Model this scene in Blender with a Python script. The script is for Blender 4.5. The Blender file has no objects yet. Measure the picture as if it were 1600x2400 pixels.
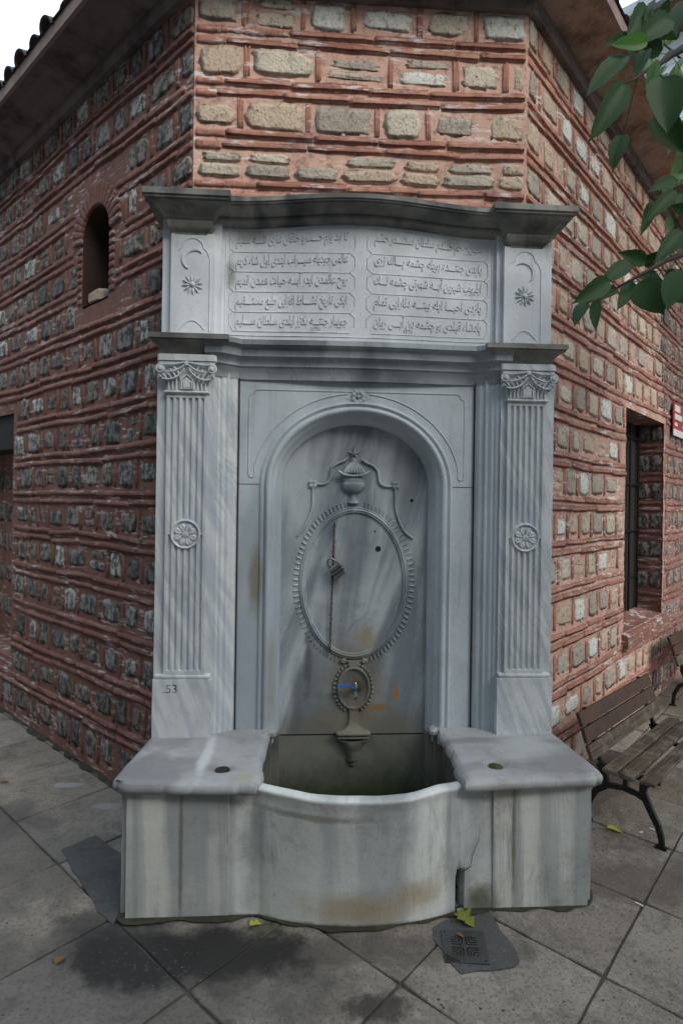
import bpy, math, random
from mathutils import Vector, Matrix, noise
R = math.radians
sc = bpy.context.scene
COL = sc.collection
random.seed(7)

# ------------------------------------------------------------------ camera, sky, sun, exposure
cam_d = bpy.data.cameras.new('camera')
cam = bpy.data.objects.new('camera', cam_d); COL.objects.link(cam)
YAW, ROLL = R(3.46), R(.80)
cam_d.sensor_fit = 'VERTICAL'; cam_d.sensor_height = 36.0; cam_d.lens = 1367 / 2400 * 36
cam_d.shift_y = -20 / 2400
cam_d.clip_end = 500; cam_d.clip_start = .05
cam.matrix_world = (Matrix.Translation((-.239, -2.677, 1.6)) @ Matrix.Rotation(-YAW, 4, 'Z')
                    @ Matrix.Rotation(R(90), 4, 'X') @ Matrix.Rotation(ROLL, 4, 'Z'))
sc.camera = cam

SUN = Vector((.58, -.70, .56)).normalized()
world = bpy.data.worlds.new('World'); sc.world = world; world.use_nodes = True
wn = world.node_tree.nodes; wl = world.node_tree.links
bg = wn['Background']
sky = wn.new('ShaderNodeTexSky'); sky.sky_type = 'NISHITA'; sky.sun_disc = False
sky.sun_elevation = math.asin(SUN.z); sky.sun_rotation = math.atan2(SUN.x, SUN.y)
cloud = wn.new('ShaderNodeMix'); cloud.data_type = 'RGBA'; cloud.inputs['Factor'].default_value = .86
cloud.inputs['B'].default_value = (9.5, 11.0, 12.5, 1)      # an even white cloud cover over the clear sky
wl.new(sky.outputs[0], cloud.inputs['A']); wl.new(cloud.outputs['Result'], bg.inputs['Color'])
bg.inputs['Strength'].default_value = .125

sun_d = bpy.data.lights.new('sun', 'SUN'); sun_d.energy = 3.0; sun_d.angle = R(40); sun_d.color = (1, .93, .84)
sun = bpy.data.objects.new('sun', sun_d); COL.objects.link(sun)
sun.rotation_euler = SUN.to_track_quat('Z', 'Y').to_euler()

vs = sc.view_settings
vs.view_transform = 'Standard'; vs.look = 'None'; vs.gamma = 1; vs.use_curve_mapping = False
vs.exposure = .14

# ------------------------------------------------------------------ node helpers
def new_mat(name):
    m = bpy.data.materials.new(name); m.use_nodes = True
    m.node_tree.nodes['Principled BSDF'].inputs['Roughness'].default_value = .8
    return m
class NT:
    def __init__(s, m):
        s.t = m.node_tree; s.n = s.t.nodes; s.l = s.t.links; s.b = s.n['Principled BSDF']
        s.pos = s.n.new('ShaderNodeNewGeometry').outputs['Position']
    def link(s, a, b): s.l.new(a, b)
    def mapped(s, scale=(1, 1, 1), rot=(0, 0, 0), loc=(0, 0, 0)):
        q = s.n.new('ShaderNodeMapping'); q.inputs['Rotation'].default_value = rot; s.link(s.pos, q.inputs['Vector'])
        n = s.n.new('ShaderNodeMapping'); n.inputs['Scale'].default_value = scale; n.inputs['Location'].default_value = loc
        s.link(q.outputs[0], n.inputs['Vector']); return n.outputs[0]
    def noise(s, scale, detail=4, vec=None, rough=.6, dist=0):
        n = s.n.new('ShaderNodeTexNoise'); n.inputs['Scale'].default_value = scale
        n.inputs['Detail'].default_value = detail; n.inputs['Roughness'].default_value = rough
        n.inputs['Distortion'].default_value = dist
        s.link(vec or s.pos, n.inputs['Vector']); return n.outputs['Fac']
    def voro(s, scale, vec=None):
        n = s.n.new('ShaderNodeTexVoronoi'); n.inputs['Scale'].default_value = scale
        s.link(vec or s.pos, n.inputs['Vector']); return n.outputs['Distance']
    def ramp(s, f, a, b, ca=(0, 0, 0, 1), cb=(1, 1, 1, 1)):
        n = s.n.new('ShaderNodeMapRange'); n.interpolation_type = 'SMOOTHSTEP'
        n.inputs['From Min'].default_value = a; n.inputs['From Max'].default_value = b
        s.link(f, n.inputs['Value']); return n.outputs[0]
    def math(s, op, a, b=None, c=None):
        n = s.n.new('ShaderNodeMath'); n.operation = op
        for i, v in enumerate((a, b, c)):
            if v is None: continue
            if isinstance(v, (int, float)): n.inputs[i].default_value = v
            else: s.link(v, n.inputs[i])
        return n.outputs[0]
    def mix(s, f, a, b):
        n = s.n.new('ShaderNodeMix'); n.data_type = 'RGBA'
        if isinstance(f, (int, float)): n.inputs['Factor'].default_value = f
        else: s.link(f, n.inputs['Factor'])
        for k, v in (('A', a), ('B', b)):
            if isinstance(v, tuple): n.inputs[k].default_value = (*v[:3], 1)
            else: s.link(v, n.inputs[k])
        return n.outputs['Result']
    def blob(s, c, r, wob=.35, scale=9, edge=.35):
        """a stain: an ellipsoid round c with radii r and a ragged edge"""
        sub = s.n.new('ShaderNodeVectorMath'); sub.operation = 'SUBTRACT'; s.link(s.pos, sub.inputs[0]); sub.inputs[1].default_value = c
        div = s.n.new('ShaderNodeVectorMath'); div.operation = 'DIVIDE'; s.link(sub.outputs[0], div.inputs[0]); div.inputs[1].default_value = r
        ln = s.n.new('ShaderNodeVectorMath'); ln.operation = 'LENGTH'; s.link(div.outputs[0], ln.inputs[0])
        nz = s.noise(scale, 8, None, .68)
        d = s.math('ADD', ln.outputs['Value'], s.math('MULTIPLY', s.math('SUBTRACT', nz, .5), wob * 4))
        n = s.n.new('ShaderNodeMapRange'); n.interpolation_type = 'SMOOTHSTEP'
        n.inputs['From Min'].default_value = 1; n.inputs['From Max'].default_value = 1 - edge
        s.link(d, n.inputs['Value']); return n.outputs[0]
    def z(s):
        n = s.n.new('ShaderNodeSeparateXYZ'); s.link(s.pos, n.inputs[0]); return n.outputs['Z']
    def rnd(s):
        return s.n.new('ShaderNodeObjectInfo').outputs['Random']
    def bump(s, h, dist=.002, strength=1, prev=None):
        n = s.n.new('ShaderNodeBump'); n.inputs['Distance'].default_value = dist; n.inputs['Strength'].default_value = strength
        s.link(h, n.inputs['Height'])
        if prev: s.link(prev, n.inputs['Normal'])
        s.link(n.outputs[0], s.b.inputs['Normal']); return n.outputs[0]
    def color(s, c):
        if isinstance(c, tuple): s.b.inputs['Base Color'].default_value = (*c[:3], 1)
        else: s.link(c, s.b.inputs['Base Color'])
    def rough(s, v):
        if isinstance(v, (int, float)): s.b.inputs['Roughness'].default_value = v
        else: s.link(v, s.b.inputs['Roughness'])

def marble(name, light=(.60, .63, .65), dark=(.30, .34, .37), tilt=.25, stretch=(7, 7, .8), grime=(.17, .16, .13), grime_amt=.35, stains=(), vein=.5, rough=.5):
    m = new_mat(name); t = NT(m)
    v = t.mapped(stretch, (0, tilt, 0))
    a = t.noise(.62, 3, v, .5, .9)
    a2 = t.noise(2.2, 6, None, .62, .4)
    c = t.mix(t.ramp(t.math('ADD', t.math('MULTIPLY', a, .72), t.math('MULTIPLY', a2, .28)), .42, .60), light, dark)
    v2 = t.mapped((stretch[0] * .5, stretch[1] * .5, stretch[2] * .7), (0, tilt * 1.3, 0), (3, 1, 2))
    b = t.noise(1.0, 5, v2, .55, 1.6)
    wv = t.ramp(t.noise(2.4, 3, None), .5, .66)
    c = t.mix(t.math('MULTIPLY', t.math('MULTIPLY', t.ramp(t.math('ABSOLUTE', t.math('SUBTRACT', b, .5)), .03, .0), wv), vein), c, tuple(x * .75 for x in dark))
    c = t.mix(t.math('MULTIPLY', t.ramp(t.noise(26, 6, None, .75), .5, .72), .30), c, tuple(x * .66 for x in light))
    drip = t.noise(1.0, 5, t.mapped((26, 26, 1.4), (0, tilt * .15, 0)), .6)
    c = t.mix(t.math('MULTIPLY', t.math('MULTIPLY', t.ramp(drip, .54, .70), t.ramp(t.noise(2.1, 4), .42, .62)), .38), c, tuple(x * .5 for x in dark))
    hair = t.noise(1.0, 4, t.mapped((9, 9, 3.2), (0, tilt * 2.2, 0), (5, 2, 1)), .5, .8)
    c = t.mix(t.math('MULTIPLY', t.math('MULTIPLY', t.ramp(t.math('ABSOLUTE', t.math('SUBTRACT', hair, .5)), .016, .0), t.ramp(t.noise(3.3, 3), .46, .6)), .5), c, dark)
    c = t.mix(t.math('MULTIPLY', t.ramp(t.voro(34), .10, .04), t.math('MULTIPLY', t.ramp(t.noise(4, 3), .5, .62), .6)), c, tuple(x * .5 for x in grime))
    g = t.ramp(t.noise(3.1, 8, None, .7), .48, .74)
    c = t.mix(t.math('MULTIPLY', g, grime_amt), c, grime)
    fine = t.noise(60, 5, None, .7)
    c = t.mix(t.math('MULTIPLY', t.ramp(fine, .55, .75), .22), c, grime)
    for (ctr, rad, col, amt, wob, scl) in stains:
        c = t.mix(t.math('MULTIPLY', t.blob(ctr, rad, wob, scl, .8), amt), c, col)
    t.color(c)
    t.rough(t.math('ADD', t.math('MULTIPLY', fine, .3), rough - .12))
    p = t.bump(t.noise(22, 7, None, .7), .004, .5)
    t.bump(t.noise(140, 4, None, .7), .0012, .6, p)
    return m

M = {}
M['marble'] = marble('marble', tilt=.3, stains=[
    ((-.60, .05, 1.1), (.05, .3, .6), (.60, .61, .58), .4, .3, 6),
    ((-.66, 0, .72), (.04, .2, .25), (.12, .13, .14), .6, .4, 8)])
M['marble_pilaster'] = marble('pale_streaked_marble', light=(.64, .67, .67), dark=(.47, .52, .56), tilt=.36, stretch=(34, 8, 3.0), vein=.7, grime_amt=.3)
M['marble_inscription'] = marble('marble_inscription', light=(.72, .76, .79), dark=(.55, .59, .62), tilt=.1, stretch=(3, 3, 2), vein=.15, grime_amt=.2, stains=[
    ((-.5, 0, 2.83), (.12, .2, .06), (.20, .20, .19), .75, .3, 12), ((-.6, 0, 2.66), (.03, .2, .1), (.2, .19, .17), .7, .3, 12),
    ((.43, 0, 2.83), (.08, .2, .05), (.24, .22, .2), .6, .4, 12)])
M['marble_arch'] = marble('marble_arch', light=(.56, .62, .66), dark=(.38, .44, .48), tilt=-.1, stretch=(5, 5, .7), vein=.25, grime_amt=.2, stains=[
    ((-.47, .07, 1.25), (.05, .2, .22), (.22, .19, .12), .8, .3, 9), ((-.4, .1, .75), (.04, .2, .3), (.3, .28, .22), .6, .3, 9)])
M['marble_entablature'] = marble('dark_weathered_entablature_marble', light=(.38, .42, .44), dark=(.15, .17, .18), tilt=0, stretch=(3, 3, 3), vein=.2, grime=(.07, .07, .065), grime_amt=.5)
M['marble_niche'] = marble('marble_niche', light=(.48, .53, .55), dark=(.20, .24, .27), tilt=-.22, stretch=(9, 8, 1.2), vein=.6, grime_amt=.4, stains=[
    ((0, .16, .72), (.26, .3, .40), (.16, .14, .09), .8, .2, 6), ((0, .16, .50), (.6, .3, .16), (.16, .15, .11), .8, .2, 5), ((-.27, .16, .60), (.05, .3, .35), (.12, .13, .14), .6, .3, 7), ((.25, .16, 1.75), (.14, .3, .2), (.15, .17, .18), .6, .25, 6), ((.004, .16, .70), (.085, .3, .11), (.12, .10, .07), .7, .2, 20),
    ((.06, .16, .95), (.09, .3, .07), (.32, .24, .10), .6, .4, 16),
    ((.215, .16, .67), (.018, .1, .06), (.42, .16, .03), .95, .35, 30),
    ((.13, .16, .60), (.075, .1, .028), (.34, .14, .03), .85, .5, 26),
    ((-.22, .16, .83), (.03, .1, .3), (.10, .10, .09), .75, .4, 14),
    ((0, .16, .55), (.25, .3, .1), (.22, .20, .15), .6, .3, 6),
    ((-.09, .16, 1.22), (.03, .1, .10), (.22, .20, .17), .6, .3, 14),
    ((-.10, .16, 1.35), (.02, .1, .12), (.26, .15, .08), .6, .4, 20)])
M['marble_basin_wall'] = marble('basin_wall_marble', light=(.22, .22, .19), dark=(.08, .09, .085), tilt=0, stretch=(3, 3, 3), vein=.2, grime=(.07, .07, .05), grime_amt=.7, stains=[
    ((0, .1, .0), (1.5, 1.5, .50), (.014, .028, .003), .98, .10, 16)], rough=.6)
M['marble_base'] = marble('streaked_base_marble', light=(.66, .67, .62), dark=(.36, .39, .39), tilt=.04, stretch=(11, 2.5, .35), vein=.6, grime=(.13, .11, .08), grime_amt=.55, stains=[
    ((.02, -.45, .09), (.30, .3, .09), (.30, .20, .07), .8, .3, 6), ((.20, -.45, .12), (.12, .3, .08), (.28, .19, .07), .75, .4, 8),
    ((.0, -.5, .40), (.2, .3, .06), (.66, .68, .66), .5, .3, 6),
    ((-.40, -.4, .3), (.09, .2, .25), (.13, .15, .16), .55, .35, 8),
    ((.47, -.4, .03), (.1, .2, .11), (.08, .09, .04), .85, .3, 12),
    ((-.70, -.4, .3), (.012, .1, .5), (.14, .12, .09), .7, .5, 5), ((.60, -.4, .3), (.012, .1, .5), (.12, .10, .08), .7, .5, 5), ((.69, -.4, .25), (.01, .1, .4), (.62, .62, .58), .5, .5, 5)])
M['marble_bowl'] = marble('basin_bowl_marble', light=(.74, .77, .73), dark=(.48, .51, .52), tilt=.05, stretch=(7, 2.5, .6), vein=.5, grime=(.15, .13, .10), grime_amt=.5, stains=[
    ((.02, -.45, .07), (.34, .3, .10), (.36, .28, .14), .7, .3, 6), ((.20, -.45, .12), (.14, .3, .08), (.34, .25, .13), .6, .4, 8),
    ((-.42, -.4, .25), (.07, .2, .3), (.20, .23, .25), .6, .35, 8), ((.33, -.4, .35), (.02, .2, .22), (.24, .24, .22), .6, .4, 8), ((-.2, -.5, .43), (.35, .3, .02), (.2, .18, .14), .6, .5, 14),
    ((.47, -.4, .03), (.1, .2, .11), (.08, .09, .04), .85, .3, 12), ((0, -.45, .0), (.6, .3, .02), (.10, .09, .06), .8, .4, 14)])
M['marble_slab'] = marble('worn_slab_marble', light=(.40, .41, .41), dark=(.25, .25, .26), tilt=0, stretch=(3, 6, 3), vein=.2, grime=(.20, .18, .15), grime_amt=.55, stains=[
    ((-.64, -.2, .54), (.035, .3, .1), (.64, .66, .68), .75, .4, 6), ((-.558, -.335, .54), (.075, .05, .05), (.15, .15, .14), .6, .25, 20),
    ((-.46, -.40, .54), (.05, .06, .1), (.40, .38, .28), .7, .3, 14), ((.72, -.33, .54), (.06, .03, .05), (.18, .18, .18), .6, .4, 14),
    ((.547, -.336, .54), (.07, .05, .05), (.30, .30, .20), .5, .25, 20)], rough=.42)
M['marble_cornice'] = marble('weathered_shaded_cornice_marble', light=(.30, .295, .26), dark=(.075, .08, .08), tilt=0, stretch=(5, 5, 1.2), vein=.2, grime=(.05, .045, .038), grime_amt=.8, rough=.7)  # dark crust plus underside shade, both put into the colour

def brick_mat(name, base, alt, mortar=False, white=.5):
    m = new_mat(name); t = NT(m)
    r = t.rnd(); n = t.noise(5, 4)
    k = t.ramp(t.math('ADD', t.math('MULTIPLY', r, .5), t.math('MULTIPLY', n, .6)), .25, .85)
    c = t.mix(k, base, alt)
    c = t.mix(t.math('MULTIPLY', t.ramp(t.noise(22, 8, None, .8), .48, .66), .75), c, tuple(x * .45 for x in base))
    c = t.mix(t.math('MULTIPLY', t.ramp(t.noise(7, 6, None, .75), .52, .68), .5), c, (.17, .10, .08))
    c = t.mix(t.math('MULTIPLY', t.ramp(t.noise(1.7, 4), .52, .72), .35), c, (.16, .11, .09))
    w = t.math('MULTIPLY', t.ramp(t.noise(9, 8, t.mapped((.8, .8, 4.5)), .75), .54, .60), t.ramp(t.noise(1.9, 3), .40, .54))
    c = t.mix(t.math('MULTIPLY', w, white), c, (.74, .68, .66))
    t.color(c); t.rough(.9)
    p = t.bump(t.noise(28, 7, None, .72), .006, .7)
    t.bump(t.noise(160, 4, None, .7), .0015, .7, p)
    return m
M['brick'] = brick_mat('red_brick', (.37, .16, .115), (.54, .275, .20), white=.85)
M['brick_dim'] = brick_mat('brown_shaded_brick', (.225, .098, .075), (.34, .175, .14), white=.6)  # darker brick copy; on the far right wall it paints in tree shade
M['mortar'] = brick_mat('salmon_mortar', (.46, .245, .18), (.66, .42, .33), white=1.0)
M['mortar_dim'] = brick_mat('dark_shaded_mortar', (.25, .115, .085), (.33, .175, .14), white=.8)  # darker mortar copy, also carries painted shade on the far right

def stone_mat(name, a, b, c_dark, lo, hi, ps=42):
    m = new_mat(name); t = NT(m)
    r = t.rnd(); n = t.noise(2.3, 3)
    k = t.ramp(t.math('ADD', t.math('MULTIPLY', r, .6), t.math('MULTIPLY', n, .6)), .35, .8)
    c = t.mix(k, a, b)
    c = t.mix(t.ramp(r, .80, .86), c, tuple(min(.86, x * 1.25 + .06) for x in a)); c = t.mix(t.math('MULTIPLY', t.ramp(r, .30, .2), .55), c, (b[0] * 1.15, b[1] * .9, b[2] * .72))
    pit = t.noise(ps, 7, t.mapped((1, 1, .75)), .75)
    c = t.mix(t.math('MULTIPLY', t.ramp(pit, lo, hi), .85), c, c_dark)
    c = t.mix(t.math('MULTIPLY', t.ramp(t.noise(9, 5, None, .7), .55, .75), .55), c, c_dark)
    t.color(c); t.rough(.95)
    p = t.bump(pit, .014, 1.0)
    t.bump(t.voro(75), .004, .6, p)
    return m
M['stone'] = stone_mat('pale_pitted_stone', (.82, .73, .58), (.47, .41, .34), (.14, .115, .09), .52, .66)
M['stone_dim'] = stone_mat('sooty_shaded_stone', (.50, .49, .46), (.20, .19, .18), (.03, .029, .027), .43, .58, 24)  # grimy stone; on the far right wall it stands for tree shade

def paving(name, base, alt, dark_amt=.5, extra=()):
    m = new_mat(name); t = NT(m)
    k = t.math('ADD', t.math('MULTIPLY', t.rnd(), .5), t.math('MULTIPLY', t.noise(1.6, 4), .6))
    c = t.mix(t.ramp(k, .3, .8), base, alt)
    c = t.mix(t.math('MULTIPLY', t.ramp(t.noise(4.2, 8, None, .75, 1.0), .46, .66), dark_amt), c, (.05, .046, .043))
    c = t.mix(t.math('MULTIPLY', t.ramp(t.noise(9, 8, None, .8, .5), .50, .66), .35), c, tuple(x * 1.6 for x in alt))
    c = t.mix(t.math('MULTIPLY', t.ramp(t.noise(70, 5, None, .8), .50, .62), .6), c, (.045, .042, .038))
    sp = t.voro(24); c = t.mix(t.math('MULTIPLY', t.ramp(sp, .16, .08), t.ramp(t.noise(3, 3), .45, .6)), c, (.035, .032, .03))
    for (ctr, rad, col, amt, wob, scl) in extra:
        c = t.mix(t.math('MULTIPLY', t.blob(ctr, rad, wob, scl, .55), amt), c, col)
    fl = t.math('MULTIPLY', t.ramp(t.noise(44, 7, None, .85), .56, .66), t.ramp(t.noise(4, 5), .44, .60))
    c = t.mix(t.math('MULTIPLY', fl, .55), c, (.26, .25, .23))
    t.color(c); t.rough(t.math('ADD', t.math('MULTIPLY', t.noise(4, 5), .35), .52))
    p = t.bump(t.noise(24, 8, None, .75), .006, .8)
    t.bump(t.noise(200, 3, None, .7), .0014, .8, p)
    return m
STAINS = [((-.85, -.72, 0), (.95, .42, .1), (.060, .055, .050), .62, .5, 3), ((-1.7, .0, 0), (.8, .7, .1), (.075, .073, .072), .5, .5, 3), ((.1, -.60, 0), (.8, .10, .1), (.07, .062, .055), .55, .5, 5), ((-.82, -.58, 0), (.36, .20, .1), (.014, .013, .012), .97, .42, 5), ((-.48, -.585, 0), (.36, .19, .1), (.016, .014, .013), .95, .42, 6),
          ((-.98, -.42, 0), (.22, .12, .1), (.03, .03, .03), .7, .3, 6), ((.0, -.84, 0), (.14, .07, .1), (.04, .03, .026), .85, .5, 12),
          ((.42, -.46, 0), (.12, .07, .1), (.022, .021, .018), .9, .25, 12), ((-.5, -.9, 0), (.10, .05, .1), (.03, .028, .026), .7, .5, 12),
          ((-.35, -.47, 0), (.1, .03, .1), (.10, .10, .06), .7, .4, 14), ((-1.9, .3, 0), (.5, .3, .1), (.07, .068, .066), .6, .4, 4),
          ((-1.55, .68, 0), (.10, .04, .1), (.36, .37, .39), .7, .3, 14), ((-1.25, .44, 0), (.10, .045, .1), (.36, .37, .39), .6, .3, 14),
          ((1.2, -.25, 0), (.4, .2, .1), (.09, .075, .065), .6, .4, 5)]
M['paving'] = paving('worn_paving_stone', (.225, .194, .158), (.305, .280, .245), .5, STAINS)
M['bedding'] = paving('dark_joint_grit', (.05, .045, .04), (.08, .07, .06), .5)
M['ground'] = paving('distant_paving', (.15, .14, .13), (.20, .19, .18), .5)
M['asphalt'] = paving('asphalt_patch', (.065, .066, .068), (.085, .085, .085), .5)

def plain(name, col, rough=.6, metal=0, bump=.001, scale=60, var=.3, alt=None):
    m = new_mat(name); t = NT(m)
    c = t.mix(t.ramp(t.noise(scale / 6, 5, None, .7), .4, .7), col, alt or tuple(x * (1 - var) for x in col))
    t.color(c); t.rough(rough); t.b.inputs['Metallic'].default_value = metal
    t.bump(t.noise(scale, 5, None, .7), bump, .7)
    return m
M['plaster'] = plain('eave_plaster', (.46, .31, .23), .9, bump=.008, scale=24, alt=(.16, .095, .07))
M['plaster_dim'] = plain('dark_eave_plaster', (.20, .16, .15), .9, bump=.008, scale=18, alt=(.04, .03, .03))  # darker, patchier plaster for the left eave and the moulding
M['plaster_edge'] = plain('eave_edge_plaster', (.34, .25, .23), .9, bump=.004, scale=30)
M['tile'] = plain('sooty_roof_tile', (.10, .07, .065), .9, bump=.004, scale=40, alt=(.035, .03, .03))
M['iron'] = plain('black_cast_iron', (.012, .012, .013), .45, .3)
M['steel'] = plain('padlock_steel', (.30, .31, .31), .35, 1)
M['chain'] = plain('rusty_chain_steel', (.05, .045, .042), .6, .6, alt=(.10, .045, .025), scale=30)
M['chrome'] = plain('chrome', (.75, .75, .74), .2, 1, bump=.0002)
M['brass'] = plain('tarnished_brass', (.20, .17, .12), .5, .8)
M['blue'] = plain('blue_plastic', (.02, .17, .62), .4, var=.1)
M['grate'] = plain('grey_iron_grate', (.085, .09, .095), .55, .5, alt=(.06, .055, .05))
M['void'] = plain('dark_void', (.020, .016, .014), .9)
M['wood_red'] = plain('varnished_red_brown_wood', (.065, .026, .011), .45, bump=.002, scale=50, alt=(.025, .011, .007))
M['red'] = plain('red_sign_enamel', (.42, .02, .03), .4, var=.15)
M['white'] = plain('white_paint', (.75, .75, .75), .5, var=.1)
M['bark'] = plain('bark', (.10, .08, .06), .9, bump=.006, scale=40, alt=(.04, .03, .025))
M['twig'] = plain('dark_twig', (.045, .035, .03), .8)
M['water'] = plain('green_puddle', (.05, .05, .012), .08, bump=.0001)
M['bwhite'] = plain('pale_painted_facade', (.62, .66, .70), .8, var=.08)
M['bpeach'] = plain('peach_facade', (.62, .42, .30), .85, var=.15)
M['bwood'] = plain('brown_eave_boards', (.20, .085, .05), .7)
M['bmetal'] = plain('grey_gutter', (.34, .36, .38), .4, .5)
M['bglass'] = plain('window_glass', (.10, .13, .16), .08, var=.1, bump=.0001)
M['butt'] = plain('paper_scrap', (.75, .73, .70), .8, var=.1)

def weathered_wood():
    m = new_mat('weathered_plank'); t = NT(m)
    tc = t.n.new('ShaderNodeTexCoord'); ax = t.n.new('ShaderNodeMapping'); ax.inputs['Scale'].default_value = (2.2, 60, 60)
    t.link(tc.outputs['Object'], ax.inputs['Vector'])
    g = t.noise(1, 6, ax.outputs[0], .65)
    c = t.mix(t.ramp(g, .35, .65), (.115, .085, .06), (.04, .025, .018))
    c = t.mix(t.ramp(t.noise(11, 6, None, .7), .48, .62), c, (.15, .125, .09))
    c = t.mix(t.math('MULTIPLY', t.ramp(t.noise(24, 5, None, .7), .55, .66), .8), c, (.05, .028, .02))
    t.color(c); t.rough(.75); t.bump(g, .003, .8); return m
M['wood'] = weathered_wood()

def leaf_mat(name, top, back, gloss=.38, transl=.25):
    m = new_mat(name); t = NT(m)
    g = t.n.new('ShaderNodeNewGeometry').outputs['Backfacing']
    a = t.mix(t.rnd(), top, tuple(x * 1.8 for x in top))
    a = t.mix(t.math('MULTIPLY', t.ramp(t.noise(30, 4), .4, .7), .4), a, tuple(x * .6 for x in top))
    t.color(t.mix(g, a, back)); t.rough(gloss); t.b.inputs['Specular IOR Level'].default_value = .18
    tr = t.n.new('ShaderNodeBsdfTranslucent'); tr.inputs['Color'].default_value = (back[0] * 1.6, back[1] * 1.8, back[2], 1)
    mx = t.n.new('ShaderNodeMixShader'); mx.inputs[0].default_value = transl
    out = t.n['Material Output']; t.link(t.b.outputs[0], mx.inputs[1]); t.link(tr.outputs[0], mx.inputs[2]); t.link(mx.outputs[0], out.inputs['Surface'])
    return m
M['leaf'] = leaf_mat('green_leaf', (.009, .034, .009), (.022, .06, .016), gloss=.55, transl=.14)
M['leaf_far'] = leaf_mat('light_green_leaf', (.05, .12, .035), (.08, .17, .05), transl=.4)
M['leaf_yellow'] = leaf_mat('yellow_fallen_leaf', (.40, .40, .04), (.4, .4, .05), .6, .1)
M['leaf_orange'] = leaf_mat('orange_fallen_leaf', (.32, .16, .04), (.2, .22, .04), .6, .1)
M['leaf_brown'] = leaf_mat('tan_fallen_leaf', (.30, .17, .08), (.2, .12, .06), .7, .1)

# ------------------------------------------------------------------ object helpers
def mesh(name, verts, faces, mat, smooth=False):
    me = bpy.data.meshes.new(name); me.from_pydata([tuple(v) for v in verts], [], faces); me.update()
    if mat: me.materials.append(M[mat] if isinstance(mat, str) else mat)
    if smooth: me.polygons.foreach_set('use_smooth', [True] * len(me.polygons))
    return me
def setp(o, label=None, cat=None, group=None, kind=None):
    if label: o['label'] = label
    if cat: o['category'] = cat
    if group: o['group'] = group
    if kind: o['kind'] = kind
    return o
def link(name, me, parent=None):
    o = bpy.data.objects.new(name, me); COL.objects.link(o)
    if parent is not None:
        o.parent = parent
        if parent.type == 'EMPTY' and parent.location.length > 0: o.matrix_parent_inverse = Matrix.Translation(-parent.location)
    return o
def empty(name, loc, label, cat, group=None, local=False):
    o = bpy.data.objects.new(name, None); o.location = loc; COL.objects.link(o); o.empty_display_size = .1
    return setp(o, label, cat, group)
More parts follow.
